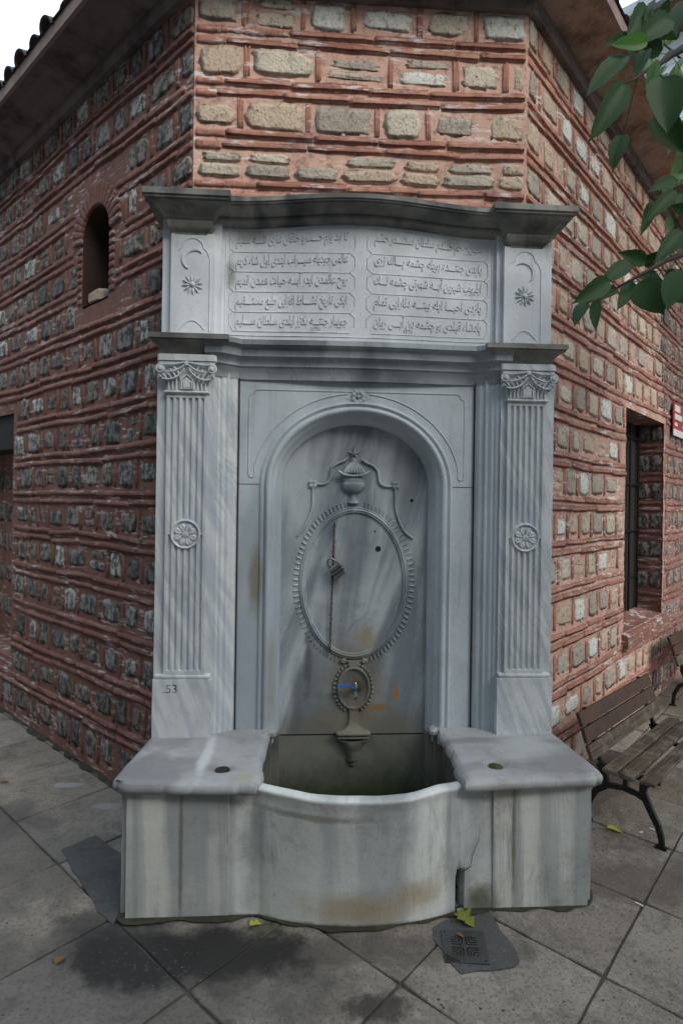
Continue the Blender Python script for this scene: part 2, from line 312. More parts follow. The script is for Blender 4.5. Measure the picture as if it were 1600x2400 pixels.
class MB:
    """collects shapes into one mesh"""
    def __init__(s): s.v = []; s.f = []
    def add(s, vs, fs):
        k = len(s.v); s.v += [Vector(v) for v in vs]; s.f += [tuple(i + k for i in f) for f in fs]; return s
    def box(s, x0, x1, y0, y1, z0, z1, bev=0):
        if bev <= 0:
            s.add([(x, y, z) for z in (z0, z1) for y in (y0, y1) for x in (x0, x1)],
                  [(0, 2, 3, 1), (4, 5, 7, 6), (0, 1, 5, 4), (2, 6, 7, 3), (0, 4, 6, 2), (1, 3, 7, 5)]); return s
        b = min(bev, (x1 - x0) / 2.01, (y1 - y0) / 2.01, (z1 - z0) / 2.01)
        rings = []
        def ring(x0, x1, y0, y1, z):
            c = b
            return [(x0 + c, y0, z), (x1 - c, y0, z), (x1, y0 + c, z), (x1, y1 - c, z), (x1 - c, y1, z), (x0 + c, y1, z), (x0, y1 - c, z), (x0, y0 + c, z)]
        rr = [ring(x0 + b, x1 - b, y0 + b, y1 - b, z0), ring(x0, x1, y0, y1, z0 + b), ring(x0, x1, y0, y1, z1 - b), ring(x0 + b, x1 - b, y0 + b, y1 - b, z1)]
        vs = [p for r in rr for p in r]; fs = [tuple(reversed(range(8)))] + [tuple(range(24, 32))]
        for k in range(3):
            for i in range(8):
                j = (i + 1) % 8; fs.append((k * 8 + i, k * 8 + j, k * 8 + 8 + j, k * 8 + 8 + i))
        return s.add(vs, fs)
    def grid(s, rows, close_u=False, close_v=False, caps=False):
        n = len(rows); m = len(rows[0]); vs = [p for r in rows for p in r]; fs = []
        for i in range(n if close_u else n - 1):
            for j in range(m if close_v else m - 1):
                a, b = i, (i + 1) % n; c, d = j, (j + 1) % m
                fs.append((a * m + c, a * m + d, b * m + d, b * m + c))
        if caps: fs += [tuple(range(m)), tuple(reversed(range((n - 1) * m, n * m)))]
        return s.add(vs, fs)
    def rbox(s, x0, x1, y0, y1, z0, z1, step=.022, amp=.0012, chip=.020, rnd=.004):
        import itertools
        def cuts(a, b): n = max(1, round((b - a) / step)); return [a + (b - a) * i / n for i in range(n + 1)]
        X, Y, Z = cuts(x0, x1), cuts(y0, y1), cuts(z0, z1); c = Vector(((x0 + x1) / 2, (y0 + y1) / 2, (z0 + z1) / 2)); idx = {}
        def vid(x, y, z):
            k = (x, y, z)
            if k not in idx:
                p = Vector(k); ext = [p[i] in ((x0, x1), (y0, y1), (z0, z1))[i] for i in range(3)]
                q = p + noise.noise_vector(p * 16) * amp
                if sum(ext) >= 2:
                    e = rnd + max(0, noise.noise(p * 21) - .22) * chip
                    for i in range(3):
                        if ext[i]: q[i] += e if p[i] < c[i] else -e
                idx[k] = len(s.v); s.v.append(q)
            return idx[k]
        for a, b, mk in ((X, Y, lambda u, w, e: (u, w, e)), (X, Z, lambda u, w, e: (u, e, w)), (Y, Z, lambda u, w, e: (e, u, w))):
            ends = {0: (z0, z1), 1: (y0, y1), 2: (x0, x1)}[0 if a is X and b is Y else (1 if a is X else 2)]
            for e in ends:
                for i in range(len(a) - 1):
                    for j in range(len(b) - 1): s.f.append((vid(*mk(a[i], b[j], e)), vid(*mk(a[i + 1], b[j], e)), vid(*mk(a[i + 1], b[j + 1], e)), vid(*mk(a[i], b[j + 1], e))))
        return s
    def tube(s, pts, r, seg=6, closed=False):
        pts = [Vector(p) for p in pts]; n = len(pts); rows = []
        rad = r if isinstance(r, (list, tuple)) else [r] * n
        up = None
        for i, p in enumerate(pts):
            a = pts[i - 1] if (i > 0 or closed) else p; b = pts[(i + 1) % n] if (i < n - 1 or closed) else p
            d = (b - a).normalized() if (b - a).length > 1e-9 else Vector((0, 0, 1))
            if up is None: up = d.orthogonal().normalized()
            up = (up - d * up.dot(d)); up = up.normalized() if up.length > 1e-6 else d.orthogonal().normalized()
            w = d.cross(up)
            rows.append([p + (up * math.cos(t) + w * math.sin(t)) * rad[i] for t in [2 * math.pi * k / seg for k in range(seg)]])
        return s.grid(rows, close_u=closed, close_v=True, caps=not closed)
    def lathe(s, ctr, prof, seg=20, axis='z'):
        rows = []
        for r, h in prof:
            row = []
            for k in range(seg):
                t = 2 * math.pi * k / seg; a, b = r * math.cos(t), r * math.sin(t)
                row.append(Vector(ctr) + (Vector((a, b, h)) if axis == 'z' else Vector((a, -h, b))))
            rows.append(row)
        return s.grid(rows, close_v=True, caps=True)
    def prism(s, pts, h0, h1, axis='z'):
        """pts 2-D polygon; axis z: (x,y) extruded in z; axis y: (x,z) extruded in y"""
        n = len(pts)
        f = (lambda p, h: (p[0], p[1], h)) if axis == 'z' else (lambda p, h: (p[0], h, p[1]))
        vs = [f(p, h0) for p in pts] + [f(p, h1) for p in pts]
        fs = [tuple(range(n)), tuple(reversed(range(n, 2 * n)))] + [(i, (i + 1) % n, n + (i + 1) % n, n + i) for i in range(n)]
        return s.add(vs, fs)
    def build(s, name, mat, parent=None, smooth=False, angle=None):
        import bmesh
        me = mesh(name, s.v, s.f, mat, smooth or angle is not None)
        bm = bmesh.new(); bm.from_mesh(me); bmesh.ops.recalc_face_normals(bm, faces=bm.faces)
        if angle is not None:
            for e in bm.edges:
                if len(e.link_faces) == 2 and e.calc_face_angle(0) > R(angle): e.smooth = False
        bm.to_mesh(me); bm.free()
        return link(name, me, parent)

def sweep(path, prof, closed=False):
    """profile (out, z) swept along a plan path of (x, y, dz); out is to the right of travel"""
    n = len(path); rows = []
    for i, p in enumerate(path):
        x, y = p[0], p[1]; dz = p[2] if len(p) > 2 else 0
        ds = []
        if i > 0: ds.append(Vector((x - path[i - 1][0], y - path[i - 1][1])).normalized())
        if i < n - 1: ds.append(Vector((path[i + 1][0] - x, path[i + 1][1] - y)).normalized())
        ns = [Vector((d.y, -d.x)) for d in ds]
        if len(ns) == 2:
            m = (ns[0] + ns[1]); k = 1 / max(.35, m.normalized().dot(ns[0])); m = m.normalized() * k
        else: m = ns[0]
        rows.append([(x + m.x * o, y + m.y * o, z + dz) for o, z in prof])
    return rows

# ================================================================== THE SETTING
g = MB(); g.add([(-150, -60, -.03), (150, -60, -.03), (150, 200, -.03), (-150, 200, -.03)], [(0, 1, 2, 3)])
setp(g.build('ground', 'ground'), kind='structure')
pv = MB(); pv.box(-5.6, 5.6, -3.2, 6.2, -.029, -.010)
pave = pv.build('pavement', 'bedding'); setp(pave, kind='structure')
S2 = math.sqrt(2)
SP = .7 / S2
def slab_mesh(k):
    h = SP / 2 - .004; n = 7; rnd = random.Random(k); pts = []
    for i in range(4):
        a = [(-h, -h), (h, -h), (h, h), (-h, h)][i]; b = [(h, -h), (h, h), (-h, h), (-h, -h)][i]
        for j in range(n):
            t = j / n; w = rnd.uniform(-.0022, .0022) if j else -.004
            x = a[0] + (b[0] - a[0]) * t; y = a[1] + (b[1] - a[1]) * t
            L = math.hypot(x, y); pts.append((x * (1 + w / L), y * (1 + w / L)))
    m = MB(); N = len(pts)
    rows = [[(p[0], p[1], -.028) for p in pts], [(p[0], p[1], -.004) for p in pts], [(p[0] * .988, p[1] * .988, 0) for p in pts]]
    m.grid(rows, close_v=True); m.f.append(tuple(range(2 * N, 3 * N)))
    return mesh('paving_slab', m.v, m.f, 'paving')
slabs = [slab_mesh(k) for k in range(6)]
C0 = Vector((-.239, -2.677))
ia = 0
for i in range(-12, 16):
    for j in range(-12, 16):
        # joints lie at x+y = .05+.7k and y-x = -.14+.7k
        s_, d_ = .05 + .70 * (i + .5), -.14 + .70 * (j + .5)
        x, y = (s_ - d_) / 2, (s_ + d_) / 2
        if y < -2.4 or y > 5.6 or abs(x) > 5.2: continue
        if y - .2 > -(abs(x) - .82) + .55 and abs(x) < 1.6 + 0 * y and y > .9: continue
        if (y > abs(x) - .2 + .2) and y > .75: continue                       # under the building
        if abs(x) < .5 and -.1 < y < .9: continue
        D = (y + 2.677)
        if D < 1.2: continue
        o = link('paving_slab', slabs[(i * 3 + j * 5) % 6], pave)
        o.location = (x, y, random.uniform(-.003, .0015)); o.rotation_euler = (random.uniform(-.005, .005), random.uniform(-.005, .005), R(45) + (R(90) * random.randint(0, 3)))
def ragged(pts, amp):
    out = []
    for i in range(len(pts)):
        a, b = Vector(pts[i]), Vector(pts[(i + 1) % len(pts)])
        for k in range(8):
            p = a.lerp(b, k / 8); w = noise.noise_vector(Vector((p.x * 22, p.y * 22, 1))) * amp; out.append((p.x + w.x, p.y + w.y))
    return out
ap = MB(); ap.prism(ragged([(-1.02, -.36), (-.94, -.44), (-.93, -.10), (-1.22, .17), (-1.33, .05)], .010), -.02, .0040)
o = ap.build('asphalt_patch', 'asphalt', pave)
ap = MB(); pts = []
for (x, y, r) in [(.50, -.44, .03), (.545, -.56, .03), (.52, -.70, .05), (.30, -.715, .02), (.36, -.44, .02)]:
    pts.append((x, y))
ap.prism(ragged([(.40, -.42), (.50, -.42), (.515, -.52), (.535, -.62), (.530, -.67), (.50, -.70), (.31, -.715), (.245, -.56), (.26, -.50)], .008), -.02, .0040)
ap.build('cement_patch', 'asphalt', pave)

# ================================================================== THE BUILDING
bld = empty('corner_building', (0, .2, 0), 'old red brick and pitted stone building with a cut-off corner behind the marble fountain', 'building')
EAVE = 4.17
ROWS = [.15, .42, .69, .97, 1.235, 1.485, 1.745, 1.99, 2.25, 2.50, 2.75, 3.0, 3.245, 3.49, 3.75, 4.0]
IMW, IMH = 1600, 2400
def screen(p):
    d = Vector(p) - Vector((-.239, -2.677, 1.6))
    D = d.x * math.sin(YAW) + d.y * math.cos(YAW); l = d.x * math.cos(YAW) - d.y * math.sin(YAW)
    if D < .1: return None
    u, w = l / D * 1367, -d.z / D * 1367
    c, s = math.cos(ROLL), math.sin(ROLL)
    return 800 + u * c - w * s, 1180 + u * s + w * c, D
def stone_shape(k, nx=9, nz=7, rough=.006, rnd_c=.10, wx=.085):
    rnd = random.Random(100 + k); off = Vector((k * 7.3, k * 3.1, 0)); m = MB(); rows = []
    def pt(i, j, shrink=1, y=None):
        a, b = -1 + 2 * i / (nx - 1), -1 + 2 * j / (nz - 1)
        # pull the corners in and wobble the outline
        c = 1 - rnd_c * (abs(a) ** 4) * (abs(b) ** 4)
        x = a * c * .5 * shrink; z = b * c * .5 * shrink
        w = noise.noise_vector(Vector((a * 1.6, b * 1.6, 0)) + off) * .07 + noise.noise_vector(Vector((a * 5, b * 5, 2)) + off) * .035
        e = max(abs(a), abs(b)) ** 6
        x += w.x * (.4 + e) * wx / .085; z += w.y * (.4 + e) * (1 if wx > .05 else 1.5)
        yy = y if y is not None else (-rough * .7 * (1 - max(abs(a), abs(b)) ** 8) + noise.noise(Vector((a * 2.3, b * 2.3, 4)) + off) * rough * 1.3)
        return (x, yy, z)
    rows = [[pt(i, j) for i in range(nx)] for j in range(nz)]
    m.grid(rows)
    border = [(i, 0) for i in range(nx)] + [(nx - 1, j) for j in range(1, nz)] + [(i, nz - 1) for i in range(nx - 2, -1, -1)] + [(0, j) for j in range(nz - 2, 0, -1)]
    k0 = len(m.v); nb = len(border)
    m.v += [Vector(pt(i, j, 1.05, .028)) for i, j in border]
    for q in range(nb):
        a, b = border[q], border[(q + 1) % nb]
        m.f.append((a[1] * nx + a[0], k0 + q, k0 + (q + 1) % nb, b[1] * nx + b[0]))
    return m
stone_shapes = [stone_shape(k, rnd_c=.06 + .014 * k) for k in range(10)]
brick_shapes = [stone_shape(50 + k, 12, 4, .003, .03, .008) for k in range(6)]
for b in brick_shapes:
    for v in b.v: v.x = max(-.52, min(.52, v.x))
meshes = {}
def shape_mesh(kind, k, mat):
    key = (kind, k, mat)
    if key not in meshes:
        s = (stone_shapes if kind == 'stone' else brick_shapes)[k]
        meshes[key] = mesh(kind, s.v, [tuple(reversed(f)) for f in s.f], mat, True)
        nb_ = 2 * (9 + 7) - 4 if kind == 'stone' else 2 * (12 + 4) - 4
        for p in meshes[key].polygons[len(s.f) - nb_:]: p.use_smooth = False
    return meshes[key]
pieces = []      # (kind, wallname, shape index, mat, location, angle, scale, tilt)
def put(kind, wall, fr, x, z, w, h, y=-.008, tilt=0, inset_ang=None, mat=None, org=None):
    if wall == 'right' and x > 2.84: mat = 'brick_dim' if kind == 'brick' else 'stone_dim'  # far right pieces take the darker copies: tree shade put into the colour
    (ox, oy, ang, bm_, sm_) = fr
    z0_ = z; z = z + wob(wall, x, z); tilt = tilt - math.atan((wob(wall, x + .05, z0_) - wob(wall, x - .05, z0_)) / .1)
    if org is None:
        px = ox + math.cos(ang) * x - math.sin(ang) * y; py = oy + math.sin(ang) * x + math.cos(ang) * y; a = ang
    else: px, py, a = org
    k = random.randrange(10 if kind == 'stone' else 6)
    pieces.append((kind, wall, k, mat or (bm_ if kind == 'brick' else sm_), (px, py, z), a, (w, 1, h), tilt))
def wob(wall, x, z): return noise.noise(Vector((x * 1.1 + (7 if wall == 'left' else 0), z * .9, 3.3))) * .014 + noise.noise(Vector((x * 3.7, z * 5, 9.1))) * .007
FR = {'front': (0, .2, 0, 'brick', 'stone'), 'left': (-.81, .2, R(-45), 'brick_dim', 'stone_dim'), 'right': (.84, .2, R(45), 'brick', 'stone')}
def in_open(wall, x0, x1, z0, z1):
    if wall == 'left':
        s0, s1 = -x1, -x0
        if s1 > .79 and s0 < 1.21 and z1 > 2.80 and z0 < 3.22: return True
        # arch ring
        cx, cz = 1.0, 3.185
        qx = min(max(cx, s0), s1); qz = min(max(cz, z0), z1)
        if math.hypot(qx - cx, qz - cz) < .30 and z1 > 3.1: return True
        if s1 > 2.26 and s0 < 3.3 and z1 > .42 and z0 < 2.26: return True
    if wall == 'right':
        if x1 > 1.74 and x0 < 2.86 and z1 > .68 and z0 < 2.34: return True
    if wall == 'front' and z1 < 2.93: return True
    return False
def lay(wall, x0, x1, zlo=0, zhi=EAVE - .02):
    fr = FR[wall]; dim = wall == 'left'
    for r, zc in enumerate(ROWS):
        if zc > zhi + .1 or zc < zlo - .1: continue
        h = .132
        if wall == 'front' and abs(zc - 3.245) < .01: h = .10
        if zc < .2: h = .16
        x = x0 + (random.uniform(.0, .02))
        first = True
        while x < x1 - .05:
            w = random.uniform(.11, .22) if wall != 'front' else random.uniform(.17, .29)
            if random.random() < .15: w *= .6
            if x + w > x1 - .07: w = x1 - x - .006
            hh = h * random.choice((random.uniform(.70, .9), random.uniform(.9, 1.12), random.uniform(.9, 1.12))); zz = zc + random.uniform(-.007, .007)
            if wall == 'front' and abs(zc - 3.245) < .01:     # the low course of small stones over the cornice
                if not in_open(wall, x, x + w, zz - .05, zz + .05):
                    put('stone', wall, fr, x + w / 2, zc - .03, w, .062, -.008)
                    if random.random() < .8: put('stone', wall, fr, x + w / 2 + .01, zc + .035, w * .9, .045, -.006)
                x += w + .03; continue
            if not in_open(wall, x, x + w, zz - hh / 2 - .015, zz + hh / 2 + .015) and w > .1 and random.random() < .10:
                t_ = random.uniform(.4, .62); put('stone', wall, fr, x + w / 2, zz - hh / 2 + hh * t_ / 2 - .003, w, hh * t_ - .008, .0)
                put('stone', wall, fr, x + w / 2 + .008, zz + hh / 2 - hh * (1 - t_) / 2 + .003, w * .85, hh * (1 - t_) - .008, .0)
            elif not in_open(wall, x, x + w, zz - hh / 2 - .012, zz + hh / 2 + .012) and w > .03:
                put('stone', wall, fr, x + w / 2, zz, w, hh, .001 - random.random() * .006, random.uniform(-.03, .03))
            x += w
            gap = random.uniform(.055, .085)
            if x + gap < x1 and random.random() < .85:
                if not in_open(wall, x + .01, x + gap - .01, zc - .06, zc + .06):
                    put('brick', wall, fr, x + gap / 2, zc + random.uniform(-.004, .004), random.uniform(.022, .032), h * random.uniform(.95, 1.15), -.006)
            x += gap
        # the two brick courses above this row
        if r < len(ROWS) - 1:
            zm = (ROWS[r] + ROWS[r + 1]) / 2
            for q, dz in enumerate((-.027, .027)):
                x = x0 - random.uniform(0, .2) if False else x0
                firstw = random.uniform(.1, .3)
                while x < x1 - .02:
                    w = firstw or random.uniform(.30, .46); firstw = None
                    if x + w > x1 - .04: w = x1 - x
                    if not in_open(wall, x, x + w, zm + dz - .015, zm + dz + .015) and random.random() < .95:
                        put('brick', wall, fr, x + w / 2, zm + dz + random.uniform(-.003, .003), w - .002, random.uniform(.030, .040), -.006 - random.random() * .006, random.uniform(-.010, .010))
                    elif w > .12:      # bricks cut short beside an opening
                        for part in range(6):
                            a, b = x + w * part / 6, x + w * (part + 1) / 6
                            if not in_open(wall, a, b, zm + dz - .015, zm + dz + .015): put('brick', wall, fr, (a + b) / 2, zm + dz, (b - a) * 1.02, .03, -.006)
                    x += w
lay('front', -.80, .83, 2.9, 4.4)
lay('left', -3.6, -.004)
lay('right', .004, 4.4)
# brick arch over the small opening in the left wall
aL = R(-45)
def wpt(wall, x, y):
    ox, oy, ang = FR[wall][:3]
    return ox + math.cos(ang) * x - math.sin(ang) * y, oy + math.sin(ang) * x + math.cos(ang) * y
for k in range(17):
    t = math.pi * (k + .5) / 17; r = .243
    xx, zz = -1.0 + r * math.cos(t), 3.185 + r * math.sin(t)
    px, py = wpt('left', xx, -.012)
    pieces.append(('brick', 'left', random.randrange(6), 'brick_dim', (px, py, zz), aL, (.125, 1, .036), -t, ))
for side in (-1, 1):
    for k in range(8):
        zz = 2.825 + k * .045
        px, py = wpt('left', -1.0 + side * .205, -.008)
        pieces.append(('brick', 'left', random.randrange(6), 'brick_dim', (px, py, zz), aL, (.055, 1, .030), 0))
# pieces lining the reveals: (wall, x position of the jamb, depth, side it faces)
def reveal(wall, x, depth, face, z0, z1):
    ox, oy, ang = FR[wall][:3]
    for zc in ROWS:
        if z0 < zc < z1:
            for d in (depth * .30, depth * .78):
                px, py = wpt(wall, x + face * .006, d); pieces.append(('stone', wall, random.randrange(10), FR[wall][4], (px, py, zc), ang + (R(90) if face > 0 else R(-90)), (depth * .40, 1, .125), 0))
        for dz in (.10, .155):
            if z0 < zc + dz < z1:
                px, py = wpt(wall, x + face * .006, depth / 2 + .005); pieces.append(('brick', wall, random.randrange(6), FR[wall][3], (px, py, zc + dz), ang + (R(90) if face > 0 else R(-90)), (depth * .94, 1, .03), 0))
reveal('right', 2.86, .21, -1, .70, 2.30)
pieces = [p if not (p[1] == 'right' and p[4][0] > 2.70) else (p[0], p[1], p[2], 'brick_dim' if p[0] == 'brick' else 'stone_dim') + p[4:] for p in pieces]  # same painted tree shade for the far right and the window jamb
reveal('left', -3.30, .22, 1, .42, 2.25)
# small stones filling the blocked doorway
for zc in ROWS:
    if .45 < zc < 1.9:
        x = -3.26
        while x < -2.34:
            w = random.uniform(.10, .2); px, py = wpt('left', x + w / 2, .22 - .008)
            pieces.append(('stone', 'left', random.randrange(10), 'stone_dim', (px, py, zc), aL, (w, 1, .14), 0)); x += w + .04

walls = {}
def mortar_wall(wall, x0, x1, z0, z1, mat, step=.03):
    ox, oy, ang = FR[wall][:3]; m = MB(); nx = int((x1 - x0) / step) + 1; nz = int((z1 - z0) / step) + 1
    idx = {}
    def vid(i, j):
        if (i, j) not in idx:
            x = x0 + (x1 - x0) * i / nx; z = z0 + (z1 - z0) * j / nz
            if wall == 'left':      # snap to the round-headed opening
                for e in (.83, 1.17):
                    if abs(-x - e) < step * .5 and 2.78 < z < 3.2: x = -e
            y = noise.noise(Vector((x * 9, z * 9, ang * 5))) * .004 + noise.noise(Vector((x * 30, z * 30, ang * 5))) * .0022
            if i in (0, nx): y = 0
            a, b = wpt(wall, x, y); idx[(i, j)] = len(m.v); m.v.append(Vector((a, b, z)))
        return idx[(i, j)]
    for i in range(nx):
        for j in range(nz):
            x = x0 + (x1 - x0) * (i + .5) / nx; z = z0 + (z1 - z0) * (j + .5) / nz
            if wall == 'left':
                s = -x
                if .83 < s < 1.17 and 2.79 < z < 3.185: continue
                if math.hypot(s - 1.0, z - 3.185) < .188 and z >= 3.175: continue
                if 2.27 < s < 3.3 and .43 < z < 2.25: continue
            if wall == 'right' and 1.75 < x < 2.85 and .70 < z < 2.32: continue
            m.f.append((vid(i, j), vid(i + 1, j), vid(i + 1, j + 1), vid(i, j + 1)))
    me = mesh('masonry_wall', m.v, m.f, mat, True)
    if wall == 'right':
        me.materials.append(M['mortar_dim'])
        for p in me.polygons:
            if p.center.x > 2.88: p.material_index = 1  # mortar beyond the window painted darker for the same tree shade
    walls[wall] = link('masonry_wall', me, bld)
mortar_wall('front', -.81, .84, 0, 4.3, 'mortar')
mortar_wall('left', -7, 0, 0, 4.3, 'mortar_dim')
mortar_wall('right', 0, 8, 0, 4.3, 'mortar')
walls['left']['label'] = 'dark sooty wall left of the cut-off corner'

def wall_box(wall, x0, x1, y0, y1, z0, z1, name, mat, faces='all', parent=None):
    m = MB(); m.box(x0, x1, y0, y1, z0, z1)
    for v in m.v:
        a, b = wpt(wall, v.x, v.y); v.x, v.y = a, b
    return m.build(name, mat, parent or bld)
# reveals behind the openings (shells open to the street)
def recess(wall, x0, x1, z0, z1, depth, mat, back, name='window_recess', arch=False):
    m = MB(); pts = [(x0, z0), (x1, z0)]
    if arch:
        c, r = (x0 + x1) / 2, (x1 - x0) / 2
        pts += [(c + r * math.cos(math.pi * k / 14), z1 + r * math.sin(math.pi * k / 14)) for k in range(15)]
    else: pts += [(x1, z1), (x0, z1)]
    n = len(pts)
    for d in (-.001, depth):
        for p in pts: a, b = wpt(wall, p[0], d); m.v.append(Vector((a, b, p[1])))
    for i in range(n): m.f.append((i, (i + 1) % n, n + (i + 1) % n, n + i))
    cx_, cz_ = sum(p[0] for p in pts) / n, sum(p[1] for p in pts) / n
    k0 = len(m.v)
    for p in pts:
        d = Vector((p[0] - cx_, p[1] - cz_)).normalized() * .09; a, b = wpt(wall, p[0] + d.x, .012); m.v.append(Vector((a, b, p[1] + d.y)))
        a, b = wpt(wall, p[0], .012); m.v.append(Vector((a, b, p[1])))
    for i in range(n): j = (i + 1) % n; m.f.append((k0 + 2 * i, k0 + 2 * j, k0 + 2 * j + 1, k0 + 2 * i + 1))
    sh = m.build(name, mat, bld)
    m = MB()
    for p in pts: a, b = wpt(wall, p[0], depth - .002); m.v.append(Vector((a, b, p[1])))
    m.f.append(tuple(range(n))); m.build('back', back, sh)
    return sh
M['niche_shade'] = plain('shaded_reveal', (.055, .033, .026), .95, bump=.006, scale=30)  # niche interior darkened: the recess shade is put into the colour
recess('left', -1.17, -.83, 2.79, 3.185, .75, 'niche_shade', 'void', 'arched_niche', True)
recess('left', -3.31, -2.27, .42, 2.26, .22, 'mortar_dim', 'mortar_dim', 'blocked_doorway')
wr = recess('right', 1.745, 2.86, .69, 2.33, .215, 'mortar_dim', 'void', 'window_recess')  # jamb colour carries both soot and tree shade
m = MB()
for x in (1.80, 2.05, 2.30, 2.55, 2.80):
    a, b = wpt('right', x, .19); m.tube([(a, b, .70), (a, b, 2.32)], .009)
for z in (1.0, 1.4, 1.8, 2.2):
    a, b = wpt('right', 1.75, .19); c, d = wpt('right', 2.85, .19); m.tube([(a, b, z), (c, d, z)], .007)
m.build('iron_bars', 'iron', wr)
# sill of the window, a little proud and sloping
m = MB(); m.prism([(-.045, .57), (-.045, .66), (-.03, .675), (.2, .72), (.2, .57)], 1.70, 2.92, 'z')
vs_ = []
for v in m.v:
    a, b = wpt('right', v.z, v.x); vs_.append(Vector((a, b, v.y)))
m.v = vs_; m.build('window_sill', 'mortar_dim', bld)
# lintel in the left doorway
wall_box('left', -3.3, -2.27, .02, .2, 1.98, 2.25, 'lintel', 'void')
# marble block in the little niche
m = MB(); m.box(-1.165, -1.0, .02, .2, 2.79, 2.90, .03)
for v in m.v: a, b = wpt('left', v.x, v.y); v.x, v.y = a, b
m.build('niche_sill', 'stone', bld)

# named pieces: the 300 largest of each kind in view; the rest joined
def area(p):
    q = screen(p[4])
    if q is None or not (-20 < q[0] < IMW + 20 and -40 < q[1] < IMH + 20): return 0
    return p[6][0] * p[6][2] / q[2] ** 2
for kind in ('stone', 'brick'):
    ps = sorted([p for p in pieces if p[0] == kind], key=area, reverse=True)
    rest = {}
    for n, p in enumerate(ps):
        _, wall, k, mat, loc, ang, scl, tilt = p
        if n < 295 and area(p) > 0:
            o = link(kind, shape_mesh(kind, k, mat), walls[wall])
            o.location = loc; o.rotation_euler = (0, tilt, ang); o.scale = scl
        else: rest.setdefault(mat, []).append(p)
    if rest:
        m = MB(); mats = list(rest); fm = []
        for mi, mat in enumerate(mats):
            for _, wall, k, _, loc, ang, scl, tilt in rest[mat]:
                s = (stone_shapes if kind == 'stone' else brick_shapes)[k]
                T = Matrix.Translation(loc) @ Matrix.Rotation(ang, 4, 'Z') @ Matrix.Rotation(tilt, 4, 'Y') @ Matrix.Diagonal((*scl, 1))
                n0 = len(m.f); m.add([T @ v for v in s.v], [tuple(reversed(f)) for f in s.f]); fm += [mi] * (len(m.f) - n0)
        me = mesh(kind, m.v, m.f, mats[0], True)
        for mt in mats[1:]: me.materials.append(M[mt])
        me.polygons.foreach_set('material_index', fm)
        o = link('small_stones' if kind == 'stone' else 'thin_bricks', me, bld); o['kind'] = 'stuff'

# eaves and roof
path = [wpt('left', -7, 0), (-.81, .2), (.84, .2), wpt('right', 8, 0)]
dn = EAVE
m = MB(); m.grid(sweep(path, [(-.05, dn - .10), (.035, dn - .10), (.042, dn - .055), (.035, dn - .01), (-.05, dn - .01)], ), close_v=False)
m.build('eave_moulding', 'plaster_dim', bld)
roof_parts = {}
def eave_part(pth, mat):
    m = MB(); m.grid(sweep(pth, [(-.02, dn - .012), (.04, dn - .006), (.12, dn + .015), (.20, dn + .020), (.262, dn + .012), (.272, dn + .02), (.275, dn + .075), (.25, dn + .085), (-.05, dn + .12)]))
    return m
mid = (.015, .2)
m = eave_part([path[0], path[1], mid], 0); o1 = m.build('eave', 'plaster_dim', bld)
m = eave_part([mid, path[2], path[3]], 0); o2 = m.build('eave', 'plaster', bld); o2['label'] = 'lighter brown plastered eave on the right'
m = MB(); m.grid(sweep(path, [(.262, dn + .014), (.285, dn + .012), (.288, dn + .082), (.262, dn + .084)]), close_v=True)
m.build('eave_edge', 'plaster_edge', bld)
m = MB(); m.grid(sweep(path, [(.30, dn + .09), (-1.6, dn + .75)])); m.grid(sweep(path, [(.30, dn + .086), (-1.6, dn + .746)]))
roof = m.build('roof', 'tile', bld)
def tile_mesh():
    m = MB(); rows = []
    for j in range(4):
        yy = j * .13; r = .075 - j * .006
        rows.append([(r * math.cos(t), yy, r * math.sin(t) * .8 + j * .002) for t in [math.pi * k / 8 for k in range(9)]])
    m.grid(rows)
    rows = []
    for j in range(4):
        yy = j * .13; r = .062 - j * .006
        rows.append([(r * math.cos(t), yy, r * math.sin(t) * .8) for t in [math.pi * k / 8 for k in range(9)]])
    m.grid(rows)
    for k in range(8): m.f.append((k, k + 1, 36 + k + 1, 36 + k))
    return mesh('roof_tile', m.v, m.f, 'tile', True)
tm = tile_mesh()
for wall, n, sgn in (('left', 22, -1), ('right', 24, 1), ('front', 9, 1)):
    for k in range(n):
        for course in range(2):
            x = sgn * (k * .19 + .05) if wall != 'front' else -.75 + k * .19
            a, b = wpt(wall, x + random.uniform(-.012, .012), -.292 + course * .33 + random.uniform(-.02, .02))
            o = link('roof_tile', tm, roof); o.location = (a, b, dn + .066 + course * .115 + random.uniform(0, .012))
            o.rotation_euler = (R(19), random.uniform(-.08, .08), FR[wall][2] + random.uniform(-.05, .05))

# sign on the right wall
sg = empty('wall_sign', (*wpt('right', 3.05, -.02), 2.26), 'red metal sign with white print on the far right wall', 'sign')
def plate(x0, x1, z0, z1, y0, y1, name, mat):
    m = MB(); m.box(x0, x1, y0, y1, z0, z1)
    for v in m.v: a, b = wpt('right', v.x, v.y); v.x, v.y = a, b
    return m.build(name, mat, sg)
plate(3.03, 3.52, 2.25, 2.55, -.030, -.022, 'plate', 'red')
plate(3.03, 3.52, 2.25, 2.31, -.0335, -.0305, 'bottom_strip', 'white')
for (a, b, c, d) in [(3.07, 3.28, 2.47, 2.53), (3.07, 3.36, 2.40, 2.45), (3.07, 3.18, 2.34, 2.37), (3.38, 3.44, 2.34, 2.37)]:
    plate(a, b, c, d, -.0335, -.0305, 'white_print', 'white')

# ================================================================== THE FOUNTAIN
F = empty('wall_fountain', (0, 0, 0), 'tall grey-white marble wall fountain with fluted pilasters, carved Arabic inscription and round-fronted basin', 'fountain')
def bump_(x): return .5 * (1 + math.cos(math.pi * x / .6)) if abs(x) < .6 else 0
def py_(x): return .045 - .035 * bump_(x)                 # the bowed face of the inscription stage
def FB(name, mat, m, parent=None, **k): return m.build(name, mat, parent or F, **k)

